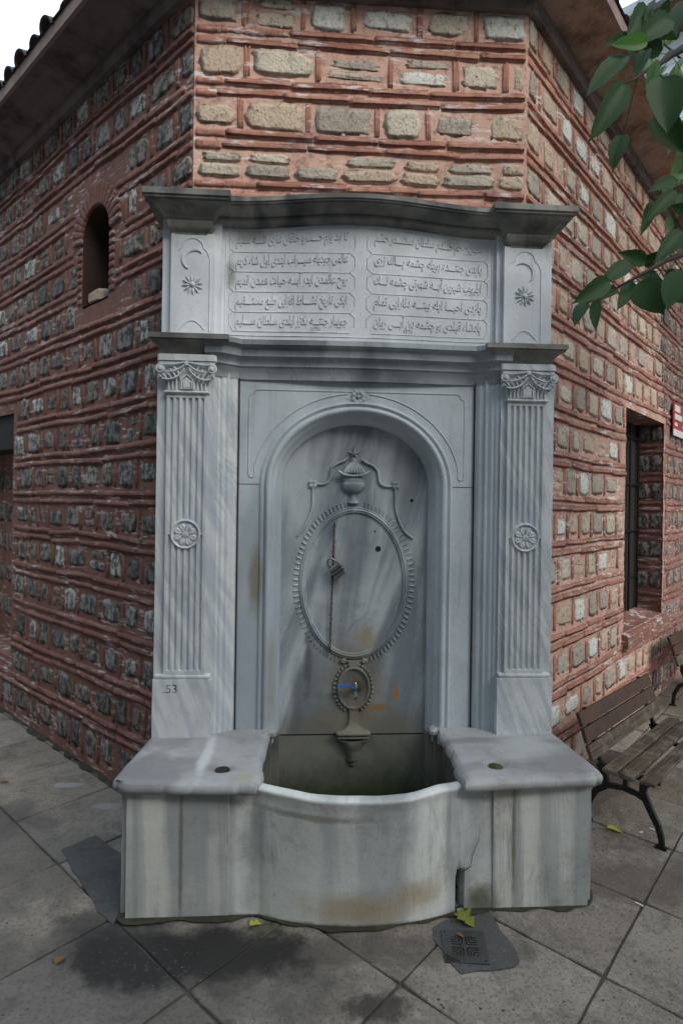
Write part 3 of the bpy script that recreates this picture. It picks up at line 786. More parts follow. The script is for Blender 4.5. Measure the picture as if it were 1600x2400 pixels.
# pilasters, left and right
for sx in (-1, 1):
    X = lambda a, b: (min(sx * a, sx * b), max(sx * a, sx * b))
    m = MB(); x0, x1 = X(.662, .915); m.rbox(x0, x1, 0, .24, .53, 2.262, .024, .001, .018, .003)
    pil = FB('pilaster', 'marble_pilaster', m, angle=50)
    # splayed strip between pilaster and arch
    prof = [(.662, .012), (.645, .012), (.637, .020), (.625, .020), (.612, .030), (.600, .030), (.592, .046), (.577, .050), (.560, .066), (.556, .075), (.548, .14), (.662, .14)]
    m = MB(); m.prism([(sx * a, b) for a, b in prof], .53, 2.30); FB('moulded_strip', 'marble_pilaster' if sx < 0 else 'marble_arch', m, pil)
    # plinth
    m = MB(); x0, x1 = X(.652, .912); m.rbox(x0, x1, -.030, .02, .54, .800)
    x0, x1 = X(.66, .905); m.box(x0, x1, -.024, .02, .800, .822, .005)
    pl = FB('plinth', 'marble_pilaster', m, pil, angle=50)
    # fluted shaft: six grooves
    w0, w1 = .688, .868
    def fl(x):   # depth of groove at x
        u = (x - w0) / (w1 - w0); k = u * 13.0 - .5
        ph = (k % 2.0)
        if k < .5 or k > 12.2: return 0
        q = ph - 1.0
        return .013 * max(0, 1 - (q / .6) ** 2) ** .6 if abs(q) < .6 else 0
    N = 130; xs = [w0 + (w1 - w0) * i / N for i in range(N + 1)]
    zr = 1.452; rr = .066
    def shaft(z0, z1, cut):
        m = MB(); rows = []
        zs = [0, .006, .012] + [.5] + [.988, .994, 1]
        for q, t in enumerate(zs):
            row = [(sx * w0, .002, z0 + (z1 - z0) * t)]
            for x in xs:
                a, b = z0, z1
                if cut:
                    dx = (x - .778); lim = math.sqrt(max(0, rr ** 2 - dx ** 2))
                    if cut > 0: a = zr + lim if abs(dx) < rr else zr + 0
                    else: b = zr - lim if abs(dx) < rr else zr
                z = a + (b - a) * t
                endf = 0 if q in (0, 6) else (.6 if q in (1, 5) else 1)
                row.append((sx * x, -.020 + fl(x) * endf, z))
            row.append((sx * w1, .002, z0 + (z1 - z0) * t)); rows.append(row)
        m.grid(rows); return m
    m = shaft(.836, zr, -1); mm = shaft(zr, 2.068, 1); m.add(mm.v, mm.f)
    x0, x1 = X(w0, w1); m.box(x0, x1, -.0205, .004, .822, .838); m.box(x0, x1, -.0205, .004, 2.066, 2.082)
    FB('fluted_shaft', 'marble_pilaster', m, pil, angle=35)
    # rosette
    cx = sx * .778; m = MB()
    m.lathe((cx, -.012, zr), [(.066, -.01), (.066, .012), (.062, .016), (.058, .014), (.055, .006), (.001, .006)], 40, 'y')
    for k in range(8):
        t = 2 * math.pi * (k + .5) / 8
        rows = []
        for i in range(5):
            r = .014 + .036 * i / 4; wd = [.004, .010, .0155, .016, .006][i]
            rows.append([(cx + math.cos(t) * r - math.sin(t) * wd * s, -.018 - .006 * (1 - abs(s)) - .005 * (abs(s) == .5) - .002 * (i in (2, 3)), zr + math.sin(t) * r + math.cos(t) * wd * s) for s in (-1, -.5, 0, .5, 1)])
        m.grid(rows)
    m.lathe((cx, -.018, zr), [(.014, 0), (.013, .008), (.008, .010), (.006, .007), (.003, .012), (.0005, .012)], 16, 'y')
    FB('rosette', 'marble_pilaster', m, pil, angle=50)
    # capital with volutes
    cap = MB()
    x0, x1 = X(.648, .908); cap.box(x0, x1, -.040, .02, 2.222, 2.258, .006)
    x0, x1 = X(.680, .880); cap.box(x0, x1, -.034, .01, 2.082, 2.096, .005)
    rows = []
    for j in range(9):
        t = j / 8; z = 2.096 + .126 * t; hw = .094 + .030 * t ** 2.2; y = -.022 - .016 * t ** 1.5
        rows.append([(cx - hw, .01, z)] + [(cx + hw * (-1 + 2 * i / 12), y, z) for i in range(13)] + [(cx + hw, .01, z)])
    cap.grid(rows)
    capo = FB('capital', 'marble_pilaster', cap, pil, angle=40)
    m = MB()
    for s in (-1, 1):
        for q in range(4):     # leaf ribs that run up and curl outward
            pts = []
            for i in range(9):
                t = i / 8
                x = .030 + .017 * q + (.050 - .004 * q) * max(0, t - .55 + .04 * q) ** 1.3 * 1.4 - .012 * (1 - t) * 0
                z = 2.098 + (.100 - .010 * q) * t ** .9
                pts.append((cx + s * x, -.026 - .020 * t ** 1.5, z))
            m.tube(pts, [.0055] * 8 + [.003], 6)
        for q in range(3):     # ribs that fall from the centre top
            pts = [(cx + s * (.010 + .095 * t ** (1.0 + .2 * q)), -.044, 2.218 - (.012 + .020 * q) * math.sin(t * math.pi * .6) - .012 * q) for t in [i / 8 for i in range(9)]]
            m.tube(pts, .0045, 6)
        # volute
        pts = []
        for i in range(26):
            t = i / 25; a = math.pi * .6 - t * math.pi * 3.2; r = .021 * (1 - t * .8)
            pts.append((cx + s * (.112 + r * math.cos(a) * 1), -.046 - .006 * t, 2.188 + r * math.sin(a)))
        m.tube(pts, .0058, 6); m.lathe((cx + s * .112, -.046, 2.188), [(.010, 0), (.008, .012), (.001, .014)], 10, 'y')
        m.tube([(cx + s * .098, -.030, 2.130), (cx + s * .106, -.036, 2.150), (cx + s * .120, -.042, 2.158), (cx + s * .126, -.040, 2.148)], [.006, .007, .007, .004], 6)
    pts = [(cx - .024, 2.104), (cx + .024, 2.104), (cx + .022, 2.135), (cx + .028, 2.142), (cx, 2.165), (cx - .028, 2.142), (cx - .022, 2.135)]
    m.tube([(x, -.035, z) for x, z in pts], .0042, 6, True); m.prism([(cx + (x - cx) * .75, 2.13 + (z - 2.13) * .75) for x, z in pts], -.034, -.02, 'y')
    m.lathe((cx, -.036, 2.214), [(.012, 0), (.010, .010), (.001, .012)], 10, 'y')
    FB('carved_leaves', 'marble_pilaster', m, capo, angle=60)

    # upper block with crescent and star
    m = MB(); x0, x1 = X(.640, .905); m.rbox(x0, x1, .022, .24, 2.335, 2.88, .024, .001, .018, .003)
    ub = FB('upper_block', 'marble_inscription', m, angle=50)
    m = MB(); xa, xb = .668, .862; x0, x1 = X(xa, xb); m.rbox(x0, x1, -.004, .03, 2.337, 2.812, .017, .0004, .012, .002)
    FB('raised_panel', 'marble_inscription', m, ub, angle=50)
    cxu = sx * .765; m = MB(); hw = .078
    pts = [(cxu - hw, 2.37), (cxu - hw, 2.70), (cxu - hw * .8, 2.735)] + [(cxu - hw * .62 * math.cos(a) * 1, 2.745 + .045 * math.sin(a)) for a in [math.pi * k / 10 for k in range(11)]] + [(cxu + hw * .8, 2.735), (cxu + hw, 2.70), (cxu + hw, 2.37)]
    if sx < 0: pts = pts[2:]
    else: pts = pts[2:]
    m.tube([(x, -.005, z) for x, z in pts], .0028, 5)
    m.tube([(cxu - .055 + .11 * t, -.005, 2.378 + .04 * math.sin(math.pi * t) ** 1.0) for t in [i / 12 for i in range(13)]], .0025, 5)
    # crescent, open downward to one side
    out, inn = [], []
    cz = 2.695; r1 = .050
    a0 = R(40) if sx < 0 else R(-115)
    rng = (R(35), R(245)) if sx < 0 else (R(145), R(-65))
    n = 20; rows = []
    for i in range(n + 1):
        t = i / n; a = rng[0] + (rng[1] - rng[0]) * t; w = .017 * math.sin(math.pi * t) + .0012
        rows.append([(cxu + r * math.cos(a), y, cz + r * math.sin(a)) for r, y in ((r1, -.004), (r1 - .002, -.011), (r1 - w, -.010), (r1 - w - .001, -.004))])
    m.grid(rows)
    for k in range(12):     # twelve-rayed star
        a = 2 * math.pi * k / 12 + .13; c = Vector((cxu, -.006, 2.580)); d = Vector((math.cos(a), 0, math.sin(a))); e = Vector((-d.z, 0, d.x))
        m.add([c + d * .012 - e * .002, c + d * .030 - e * .0062, c + d * .050, c + d * .030 + e * .0062, c + d * .012 + e * .002, c + d * .032 + Vector((0, -.009, 0))],
              [(0, 1, 5), (1, 2, 5), (2, 3, 5), (3, 4, 5), (4, 0, 5)])
    m.lathe((cxu, -.004, 2.580), [(.013, 0), (.011, .008), (.006, .012), (.0005, .012)], 14, 'y')
    FB('crescent_and_star', 'marble_inscription', m, ub, angle=50)

# number painted on the left plinth
def text_mesh(body, size, extrude=.0, res=3, bevel=0):
    c = bpy.data.curves.new('t', 'FONT'); c.body = body; c.size = size; c.extrude = extrude; c.resolution_u = res; c.bevel_depth = bevel
    o = bpy.data.objects.new('t', c); COL.objects.link(o); bpy.context.view_layer.update()
    me = bpy.data.meshes.new_from_object(o.evaluated_get(bpy.context.evaluated_depsgraph_get()))
    bpy.data.objects.remove(o); bpy.data.curves.remove(c); return me
M['rustpaint'] = plain('faded_maroon_paint', (.10, .05, .05), .8, alt=(.36, .36, .37), scale=300)
me = text_mesh('.53', .055, .0004); me.materials.clear(); me.materials.append(M['rustpaint'])
for v in me.vertices: v.co = Vector((-.866 + v.co.x, -.0308 - v.co.z, .742 + v.co.y))
link('painted_number', me, pl.parent if False else F)

# mid entablature and top cornice (sweeps with mitred returns round the pilasters)
def cx_path(yp, ym, half_in, rise=0, n=16, bow=.035):
    L = [(-.905, .24), (-.905, yp), (-half_in, yp), (-half_in + .012, ym)]
    for i in range(n + 1):
        x = (-half_in + .03) + (2 * half_in - .06) * i / n
        L.append((x, ym - bow * bump_(x), rise * bump_(x)))
    L += [(half_in - .012, ym), (half_in, yp), (.905, yp), (.905, .24)]
    return L
top_prof = [(-.06, 2.806), (.004, 2.806), (.006, 2.815), (.018, 2.822), (.030, 2.834), (.034, 2.848), (.030, 2.860), (.036, 2.864), (.042, 2.880), (.056, 2.897), (.082, 2.909), (.100, 2.912), (.100, 2.916), (.112, 2.918), (.112, 2.925), (.120, 2.928), (.120, 2.952), (.114, 2.956), (-.30, 2.962)]
for sx in (-1, 1):
    m = MB(); p = [(-.842, .24), (-.842, -.002), (-.706, -.002), (-.706, .24)] if sx < 0 else [(.700, .24), (.700, -.002), (.846, -.002), (.846, .24)]
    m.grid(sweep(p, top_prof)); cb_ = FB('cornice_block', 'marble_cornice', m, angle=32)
ctr_prof = [(-.06, 2.862), (.004, 2.862), (.006, 2.868), (.020, 2.873), (.030, 2.882), (.032, 2.892), (.028, 2.897), (.036, 2.900), (.052, 2.910), (.082, 2.917), (.098, 2.919), (.098, 2.922), (.108, 2.924), (.108, 2.929), (.114, 2.931), (.114, 2.950), (.108, 2.953), (-.30, 2.960)]
m = MB(); m.grid(sweep([(-.70 + 1.4 * i / 40, .040 - .035 * bump_(-.70 + 1.4 * i / 40), .022 * bump_(-.70 + 1.4 * i / 40)) for i in range(41)], ctr_prof))
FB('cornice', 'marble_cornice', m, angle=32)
pb = [(-.05, 2.252), (.006, 2.252), (.010, 2.258), (.022, 2.268), (.040, 2.290), (.055, 2.306), (.070, 2.310), (.070, 2.316), (.078, 2.318), (.078, 2.340), (-.06, 2.344)]
for sx in (-1, 1):
    m = MB()
    p = [(-.862, .24), (-.862, -.002), (-.668, -.002), (-.668, .24)] if sx < 0 else [(.650, .24), (.650, -.002), (.866, -.002), (.866, .24)]
    m.grid(sweep(p, pb)); FB('pilaster_cornice', 'marble_cornice', m, angle=32)
cb = [(-.05, 2.172), (.004, 2.172), (.006, 2.190), (.012, 2.205), (.022, 2.222), (.024, 2.226), (.030, 2.228), (.030, 2.236), (.034, 2.246), (.046, 2.262), (.052, 2.266), (.058, 2.268), (.058, 2.280), (.064, 2.300), (.078, 2.312), (.086, 2.314), (.086, 2.336), (-.06, 2.342)]
cp = [(-.70, .012), (-.640, .012), (-.560, .066)] + [(-.53 + 1.06 * i / 16, .066 - .022 * bump_(-.53 + 1.06 * i / 16)) for i in range(17)] + [(.560, .066), (.640, .012), (.70, .012)]
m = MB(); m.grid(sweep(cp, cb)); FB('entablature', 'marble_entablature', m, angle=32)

# inscription panel with its cartouches and carved lines
m = MB(); N = 60; rows = []
for j in range(2):
    rows.append([(-.64 + 1.28 * i / N, py_(-.64 + 1.28 * i / N), 2.330 if j == 0 else 2.875 + .02 * bump_(-.64 + 1.28 * i / N)) for i in range(N + 1)])
m.grid(rows); m.box(-.64, .64, .06, .24, 2.20, 2.90)
ins = FB('inscription_panel', 'marble_inscription', m, angle=30)
def ridge(m, pts, r=.003, lift=0, seg=6):
    dense = []
    for a, b in zip(pts, pts[1:]):
        k = max(1, int(math.hypot(b[0] - a[0], b[1] - a[1]) / .03))
        dense += [(a[0] + (b[0] - a[0]) * i / k, a[1] + (b[1] - a[1]) * i / k) for i in range(k)]
    dense.append(pts[-1]); m.tube([(x, py_(x) - lift, z) for x, z in dense], r, seg)
m = MB()
ZL = [2.757, 2.666, 2.574, 2.480]
for sx in (-1, 1):
    for z in ZL:
        ridge(m, [(sx * .585, z), (sx * .052, z), (sx * .028, z - .022)], .0028); ridge(m, [(sx * .052, z + .001), (sx * .028, z + .024)], .0028)
    zz = [2.858] + ZL + [2.392]
    for a, b in zip(zz, zz[1:]): ridge(m, [(sx * .028, a - .024), (sx * .028, b + .024)], .0028)
    for z in ZL:
        ridge(m, [(sx * .585, z), (sx * .603, z - .016), (sx * .605, z - .05)], .0028); ridge(m, [(sx * .605, z + .04), (sx * .603, z + .014), (sx * .585, z)], .0026)
    top = [(sx * x, 2.858 + .028 * bump_(x)) for x in [.03 + .03 * i for i in range(19)]]
    ridge(m, [(sx * .605, 2.79), (sx * .603, 2.83), (sx * .59, 2.852)] + top[::-1], .0036)
    ridge(m, [(sx * .605, 2.46), (sx * .603, 2.42), (sx * .585, 2.392), (sx * .05, 2.388)], .003)
    top = [(sx * x, 2.868 + .028 * bump_(x)) for x in [0 + .03 * i for i in range(21)]]
    ridge(m, top + [(sx * .622, 2.85), (sx * .624, 2.40), (sx * .622, 2.372), (0, 2.368)], .003)
FB('cartouche_frames', 'marble_inscription', m, ins, angle=60)

# Arabic letters: joined forms picked from the presentation block
PF = {'ا': ('FE8D', 'FE8E'), 'آ': ('FE81', 'FE82'), 'ب': ('FE8F', 'FE90', 'FE91', 'FE92'), 'پ': ('FB56', 'FB57', 'FB58', 'FB59'), 'ت': ('FE95', 'FE96', 'FE97', 'FE98'),
      'ج': ('FE9D', 'FE9E', 'FE9F', 'FEA0'), 'چ': ('FB7A', 'FB7B', 'FB7C', 'FB7D'), 'ح': ('FEA1', 'FEA2', 'FEA3', 'FEA4'), 'خ': ('FEA5', 'FEA6', 'FEA7', 'FEA8'), 'د': ('FEA9', 'FEAA'),
      'ر': ('FEAD', 'FEAE'), 'ز': ('FEAF', 'FEB0'), 'س': ('FEB1', 'FEB2', 'FEB3', 'FEB4'), 'ش': ('FEB5', 'FEB6', 'FEB7', 'FEB8'), 'ط': ('FEC1', 'FEC2', 'FEC3', 'FEC4'),
      'ع': ('FEC9', 'FECA', 'FECB', 'FECC'), 'غ': ('FECD', 'FECE', 'FECF', 'FED0'), 'ف': ('FED1', 'FED2', 'FED3', 'FED4'), 'ق': ('FED5', 'FED6', 'FED7', 'FED8'), 'ك': ('FED9', 'FEDA', 'FEDB', 'FEDC'),
      'ل': ('FEDD', 'FEDE', 'FEDF', 'FEE0'), 'م': ('FEE1', 'FEE2', 'FEE3', 'FEE4'), 'ن': ('FEE5', 'FEE6', 'FEE7', 'FEE8'), 'ه': ('FEE9', 'FEEA', 'FEEB', 'FEEC'), 'و': ('FEED', 'FEEE'),
      'ي': ('FEF1', 'FEF2', 'FEF3', 'FEF4'), 'ى': ('FEEF', 'FEF0', 'FBE8', 'FBE9'), 'ـ': ('0640', '0640', '0640', '0640')}
def shape_ar(s):
    out = []
    for i, ch in enumerate(s):
        if ch not in PF: out.append(ch); continue
        f = PF[ch]; prev = s[i - 1] if i else ' '; nxt = s[i + 1] if i + 1 < len(s) else ' '
        jp = prev in PF and len(PF[prev]) == 4; jn = nxt in PF and len(f) == 4
        k = (3 if jn else 1) if jp else (2 if jn else 0)
        out.append(chr(int(f[k], 16)))
    return ''.join(reversed(out))
RIGHT = ['شهريار جم خـــدم سلطان سكنـــدر حشم', 'ياپدى جنتـــده بويله چشمه پـــاك زرى', 'ايليوب شيرين آبـــه شهرتى چشمه نـــك', 'يازدى احيـــا ايله بيتـــه دلارايى تمام', 'پادشاه قيلدى بو چشمه دن آبـــى روان']
LEFT = ['تا ابد يرم خـــسرو خاقان غازى شـــه سليم', 'عالمى جوديله سيـــراب ايتدى اول شاه كريم', 'روح عالمدن ايدر آبـــه حيات همدن قديم', 'ايكى تاريخ نشـــاط افزايى طبع مستـــقيم', 'جويبار جنتـــه بكزر ايلدى سلطان ســـليم']
ZT = [2.797, 2.700, 2.608, 2.516, 2.424]
def carve(body, xc0, xc1, zb, hh, raw=False):
    me = text_mesh(body if raw else shape_ar(body), 1, .0, 2)
    for v in me.vertices: v.co.x += v.co.y * .12
    xs = [v.co.x for v in me.vertices]; x0, x1 = min(xs), max(xs)
    kx = (xc1 - xc0) / (x1 - x0); ky = hh
    # raised letters: a front cap and walls back to the stone
    nv = len(me.vertices); V = []; 
    def put_(v, d):
        x = xc0 + (v.co.x - x0) * kx; z = zb + v.co.y * ky + .030 * bump_(x) * max(0, (zb - 2.4) / .46) * .8; return (x, py_(x) - d, z)
    Fs = [tuple(p.vertices) for p in me.polygons]
    cnt = {}
    for f in Fs:
        for a, b in zip(f, f[1:] + f[:1]): cnt[(a, b)] = cnt.get((a, b), 0) + 1
    V = [put_(v, .0045) for v in me.vertices] + [put_(v, -.001) for v in me.vertices]
    walls_ = [(a, b, nv + b, nv + a) for (a, b) in cnt if (b, a) not in cnt]
    bpy.data.meshes.remove(me)
    m2 = mesh('carved_line', V, Fs + walls_, 'marble_inscription'); return link('carved_line', m2, ins)
for k in range(5):
    carve(LEFT[k], -.575, -.062, ZT[k], .062); carve(RIGHT[k], .062, .575, ZT[k], .062)
carve('\u06f1\u06f2\u06f1\u06f1', -.225, -.185, 2.400, .022, True); carve('\u06f1\u06f2\u06f1\u06f1', .205, .245, 2.400, .022, True)

# arch panel (y=.07) with its moulded opening
SPZ, RO_, AC = 1.685, .455, 1.685
def arch_pts(r, n=28, zb=.46):
    pts = [(-r, zb), (-r, AC)]
    pts = [(-r, zb)] + [(-r, zb + (AC - zb) * k / 6) for k in range(1, 6)] + [(-r * math.cos(math.pi * k / n), AC + (r - .058) * math.sin(math.pi * k / n)) for k in range(n + 1)] + [(r, AC - (AC - zb) * k / 6) for k in range(1, 6)] + [(r, zb)]
    return pts
def zfix(n): return n
# flat face of the panel: left, right and top, as one sheet outside the arch
m = MB(); rows_in = arch_pts(RO_)
outer = []
for (x, z) in rows_in:
    if z <= AC + 1e-6: outer.append((math.copysign(.556, x), z))
    else:
        a = math.atan2(z - AC, x); c, s = math.cos(a), math.sin(a)
        t = min(.556 / abs(c) if abs(c) > 1e-6 else 9, (2.20 - AC) / s if s > 1e-6 else 9); outer.append((c * t, AC + s * t))
# insert exact corners by snapping nearest samples
for cxn in (-.556, .556):
    k = min(range(len(outer)), key=lambda i: math.hypot(outer[i][0] - cxn, outer[i][1] - 2.20)); outer[k] = (cxn, 2.20)
m.grid([[(x, .07, z) for x, z in rows_in], [(x, .07, z) for x, z in outer]])
ap_ = FB('arch_panel', 'marble_arch', m)
# joint lines between arch block and jambs: thin recessed-looking slots
prof_r = [(.455, .070), (.452, .062), (.444, .060), (.440, .068), (.432, .072), (.428, .060), (.420, .054), (.410, .056), (.402, .066), (.398, .082), (.392, .088), (.386, .092), (.378, .112), (.370, .130), (.360, .136), (.357, .150), (.356, .175)]
m = MB(); rows = []
for r, y in prof_r: rows.append([(x, y, z) for x, z in arch_pts(r)])
m.grid(rows); FB('arch_moulding', 'marble_arch', m, angle=50)
m = MB()
for sx in (-1, 1):
    x0, x1 = sorted((sx * .458, sx * .553)); m.box(x0, x1, .0688, .0705, SPZ - .0012, SPZ + .0012)
FB('block_joint', 'void', m, ap_)['kind'] = 'stuff'
for sx in (-1, 1):
    m = MB(); x0, x1 = sorted((sx * .5535, sx * .5572)); m.box(x0, x1, .058, .072, .53, 2.18); FB('dark_joint', 'void', m, ap_)
# carved line ornament on the panel
m = MB()
for sx in (-1, 1):
    pts = [(.020, 2.128), (.47, 2.128), (.485, 2.122), (.488, 2.108), (.505, 2.100), (.510, 2.085), (.510, 1.735), (.504, 1.720), (.492, 1.716), (.482, 1.724), (.478, 1.742)]
    a = [(.490 * math.cos(t), AC + .434 * math.sin(t)) for t in [R(9) + (R(84) - R(9)) * k / 16 for k in range(17)]]
    pts += a; pts += [(.045, 2.090), (.040, 2.072)][:0]
    m.tube([(sx * x, .0695, z) for x, z in pts], .0034, 6)
    m.tube([(sx * x, .0695, z) for x, z in [(.505 * math.cos(t), AC - .012 + .47 * math.sin(t)) for t in [R(18) + (R(80) - R(18)) * k / 14 for k in range(15)]]][:0] or [(sx * .06, .0695, 2.100), (sx * .035, .0695, 2.090)], .0022, 5)
for k in range(4):
    a = math.pi / 4 + k * math.pi / 2
    for e in (-.35, .35):
        c = (math.cos(a + e) * .024, math.sin(a + e) * .026); m.lathe((c[0], .070, 2.105 + c[1]), [(.011, 0), (.009, .007), (.001, .009)], 10, 'y')
    a += math.pi / 4; m.tube([(0, .066, 2.105), (math.cos(a) * .036, .068, 2.105 + math.sin(a) * .04)], .003, 5)
m.lathe((0, .068, 2.105), [(.009, 0), (.007, .010), (.001, .011)], 10, 'y')
FB('carved_border', 'marble_arch', m, ap_, angle=60)

# back of the niche
m = MB(); m.box(-.40, .40, .170, .20, .4735, 2.02); nb = FB('niche_back', 'marble_niche', m)
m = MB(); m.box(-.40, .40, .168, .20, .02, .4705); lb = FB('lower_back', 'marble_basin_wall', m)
m = MB(); m.box(-.358, .358, .1665, .171, .4695, .4745); FB('dark_joint', 'void', m, nb)
# medallion
MC = (.001, 1.212); YB = .170
def ell(a, b, y, n=72): return [(MC[0] + a * math.cos(2 * math.pi * k / n), y, MC[1] + b * math.sin(2 * math.pi * k / n)) for k in range(n)]
m = MB(); rows = [ell(.268, .372, YB + .002), ell(.268, .372, YB - .006), ell(.264, .368, YB - .010), ell(.260, .364, YB - .008), ell(.257, .361, YB - .014), ell(.252, .356, YB - .016), ell(.247, .351, YB - .010), ell(.244, .348, YB - .012), ell(.240, .344, YB - .010), ell(.237, .341, YB - .002), ell(.05, .05, YB - .003), ell(.001, .001, YB - .003)]
m.grid(rows, close_v=True); med = FB('oval_medallion', 'marble_niche', m, nb, angle=40)
m = MB(); n = 92
for k in range(n):
    t = 2 * math.pi * (k + .5) / n
    deg = math.degrees(t)
    if 84 < deg < 99 or 262 < deg < 282: continue
    c, s = math.cos(t), math.sin(t); d = Vector((c * .3, 0, s * .4)).normalized()
    p = Vector((MC[0] + .272 * c, YB - .001, MC[1] + .376 * s)); q = p + d * .026
    e = Vector((-d.z, 0, d.x)) * .0062
    m.add([p - e, p + e, q + e * 1.05, q - e * 1.05, p + Vector((0, -.004, 0)), q - d * .004 + Vector((0, -.007, 0))], [(0, 4, 5, 3), (4, 1, 2, 5), (0, 1, 4), (3, 5, 2)])
o = FB('petal_rim', 'marble_niche', m, nb); o['kind'] = 'stuff'
# vase above the medallion
m = MB()
def halfvase(prof, cx, y0=YB, dep=.035, seg=16):
    rows = []
    for r, z in prof: rows.append([(cx + r * math.cos(math.pi * k / seg), y0 - dep * min(1, r / .06) * math.sin(math.pi * k / seg) - .0005, z) for k in range(seg + 1)])
    m.grid(rows)
halfvase([(.022, 1.600), (.030, 1.602), (.026, 1.612), (.018, 1.622), (.014, 1.640), (.016, 1.648), (.040, 1.658), (.056, 1.676), (.060, 1.694), (.058, 1.700), (.054, 1.704), (.056, 1.710), (.054, 1.726), (.048, 1.730), (.001, 1.731)], -.010, seg=18)
# scroll dish and ribbed shell lid
pts = [(-.010 + .078 * t, .138, 1.738 + .020 * abs(t) ** 2.5 - .0 - .004 * (1 - t * t)) for t in [-1 + k / 8 for k in range(17)]]
m.tube(pts, [.004] + [.008] * 15 + [.004], 8)
for k in range(7):
    a = R(90) + R(52) * (k - 3) / 3
    p0 = Vector((-.010 + .012 * (k - 3) / 3, YB - .016, 1.800)); p1 = Vector((-.010 + .046 * (k - 3) / 3, YB - .030, 1.750))
    m.tube([p0, (p0 + p1) / 2 + Vector((.004 * (k - 3) / 3, -.008, -.002)), p1], [.004, .008, .0085], 8)
halfvase([(.020, 1.792), (.016, 1.806), (.018, 1.818), (.012, 1.826), (.001, 1.828)], -.010)
sc_ = Vector((-.010, YB - .002, 1.842))
for k in range(5):
    a = math.pi / 2 + k * 2 * math.pi / 5; a1, a2 = a - math.pi / 5, a + math.pi / 5; r = .046 if k == 0 else .036
    P_ = lambda an, rr: sc_ + Vector((rr * math.cos(an), 0, rr * math.sin(an)))
    m.add([sc_ + Vector((0, -.020, 0)), P_(a1, .015), P_(a, r), P_(a2, .015)], [(0, 1, 2), (0, 2, 3)])
FB('carved_vase', 'marble_niche', m, nb, angle=45)
# ribbons
m = MB()
rib = [(-.040, 1.822), (-.060, 1.806), (-.092, 1.796), (-.116, 1.776), (-.122, 1.752), (-.124, 1.722), (-.136, 1.700), (-.160, 1.692), (-.196, 1.694), (-.206, 1.690), (-.208, 1.640), (-.206, 1.590), (-.218, 1.545), (-.238, 1.498), (-.258, 1.465), (-.278, 1.440)]
for sx in (-1, 1):
    pts = []
    for x, z in rib:
        xx = x if sx < 0 else (-x - .010) + (.018 if z < 1.46 else 0)
        pts.append((xx, YB - .006, z - (.006 if sx > 0 else 0)))
    fine = []
    for i in range(len(pts) - 1):
        a, b = Vector(pts[i]), Vector(pts[i + 1]); fine += [a, (a + b) / 2]
    fine.append(Vector(pts[-1])); sm = [fine[0]] + [(fine[i - 1] + fine[i] * 2 + fine[i + 1]) / 4 for i in range(1, len(fine) - 1)] + [fine[-1]]
    m.tube(sm, [.007 if i < 16 else .0055 for i in range(len(sm))], 7)
    bx = -.208 if sx < 0 else .198
    for k in range(4):
        a = math.pi / 4 + k * math.pi / 2; m.lathe((bx + .012 * math.cos(a), YB, 1.694 + .012 * math.sin(a)), [(.011, 0), (.010, .012), (.001, .016)], 10, 'y')
FB('carved_ribbon', 'marble_niche', m, nb, angle=60)
# holes left by old fixings
for (x, y_, z, r) in [(.279, YB + .004, 1.619, .009), (.116, YB, 1.380, .014), (.100, YB, 1.466, .004)]:
    m = MB(); m.lathe((x, y_ - .004, z), [(r, -.004), (r * .96, .0008), (r * .5, .0009), (.0005, .0009)], 14, 'y')
    FB('fixing_hole', 'void', m, nb)
# small medallion, stem, bracket and pendant
SC = (.004, .700)
m = MB()
def el2(a, b, y, n=40): return [(SC[0] + a * math.cos(2 * math.pi * k / n), y, SC[1] + b * math.sin(2 * math.pi * k / n)) for k in range(n)]
m.grid([el2(.082, .106, YB + .002), el2(.082, .106, YB - .012), el2(.078, .102, YB - .018), el2(.072, .096, YB - .018), el2(.068, .092, YB - .008), el2(.04, .06, YB - .002), el2(.001, .001, YB - .001)], close_v=True)
for k in range(34):
    t = 2 * math.pi * k / 34
    if abs(math.degrees(t) - 90) < 14 or abs(math.degrees(t) - 270) < 16: continue
    c, s = math.cos(t), math.sin(t); d = Vector((c, 0, s)); p = Vector((SC[0] + .085 * c, YB, SC[1] + .109 * s))
    m.lathe(p + d * .008, [(.0085, -.001), (.007, .010), (.001, .013)], 8, 'y')
# neck to the large medallion
m.grid([[(SC[0] + s * w, YB - (.014 if abs(s) < 1 else -.001), z) for s in (-1, -.8, 0, .8, 1)] for z, w in [(.790, .020), (.806, .024), (.820, .030), (.838, .050)]])
for s in (-1, 1): m.lathe((SC[0] + s * .050, YB, .832), [(.015, 0), (.013, .012), (.006, .016), (.001, .012)], 12, 'y')
smd = FB('tap_medallion', 'marble_niche', m, nb, angle=45)
m = MB()
m.grid([[(SC[0] + s * w, YB - (d if abs(s) < 1 else -.001), z) for s in (-1, -.85, -.4, 0, .4, .85, 1)] for z, w, d in [(.602, .022, .014), (.56, .020, .014), (.53, .024, .016), (.51, .036, .022), (.498, .062, .030)]])
m.box(SC[0] - .084, SC[0] + .084, YB - .050, YB + .002, .474, .500, .010)
m.box(SC[0] - .076, SC[0] + .076, YB - .042, YB + .002, .460, .474, .004)
FB('bracket', 'marble_niche', m, nb, angle=40)
m = MB(); halfvase([(.078, .4565), (.078, .448), (.070, .446), (.060, .432), (.046, .410), (.036, .388), (.036, .386), (.033, .384), (.034, .376), (.030, .372), (.032, .356), (.026, .342), (.018, .336), (.020, .330), (.012, .318), (.001, .312)], SC[0], .168, .05)
FB('pendant', 'marble_basin_wall', m, lb, angle=50)
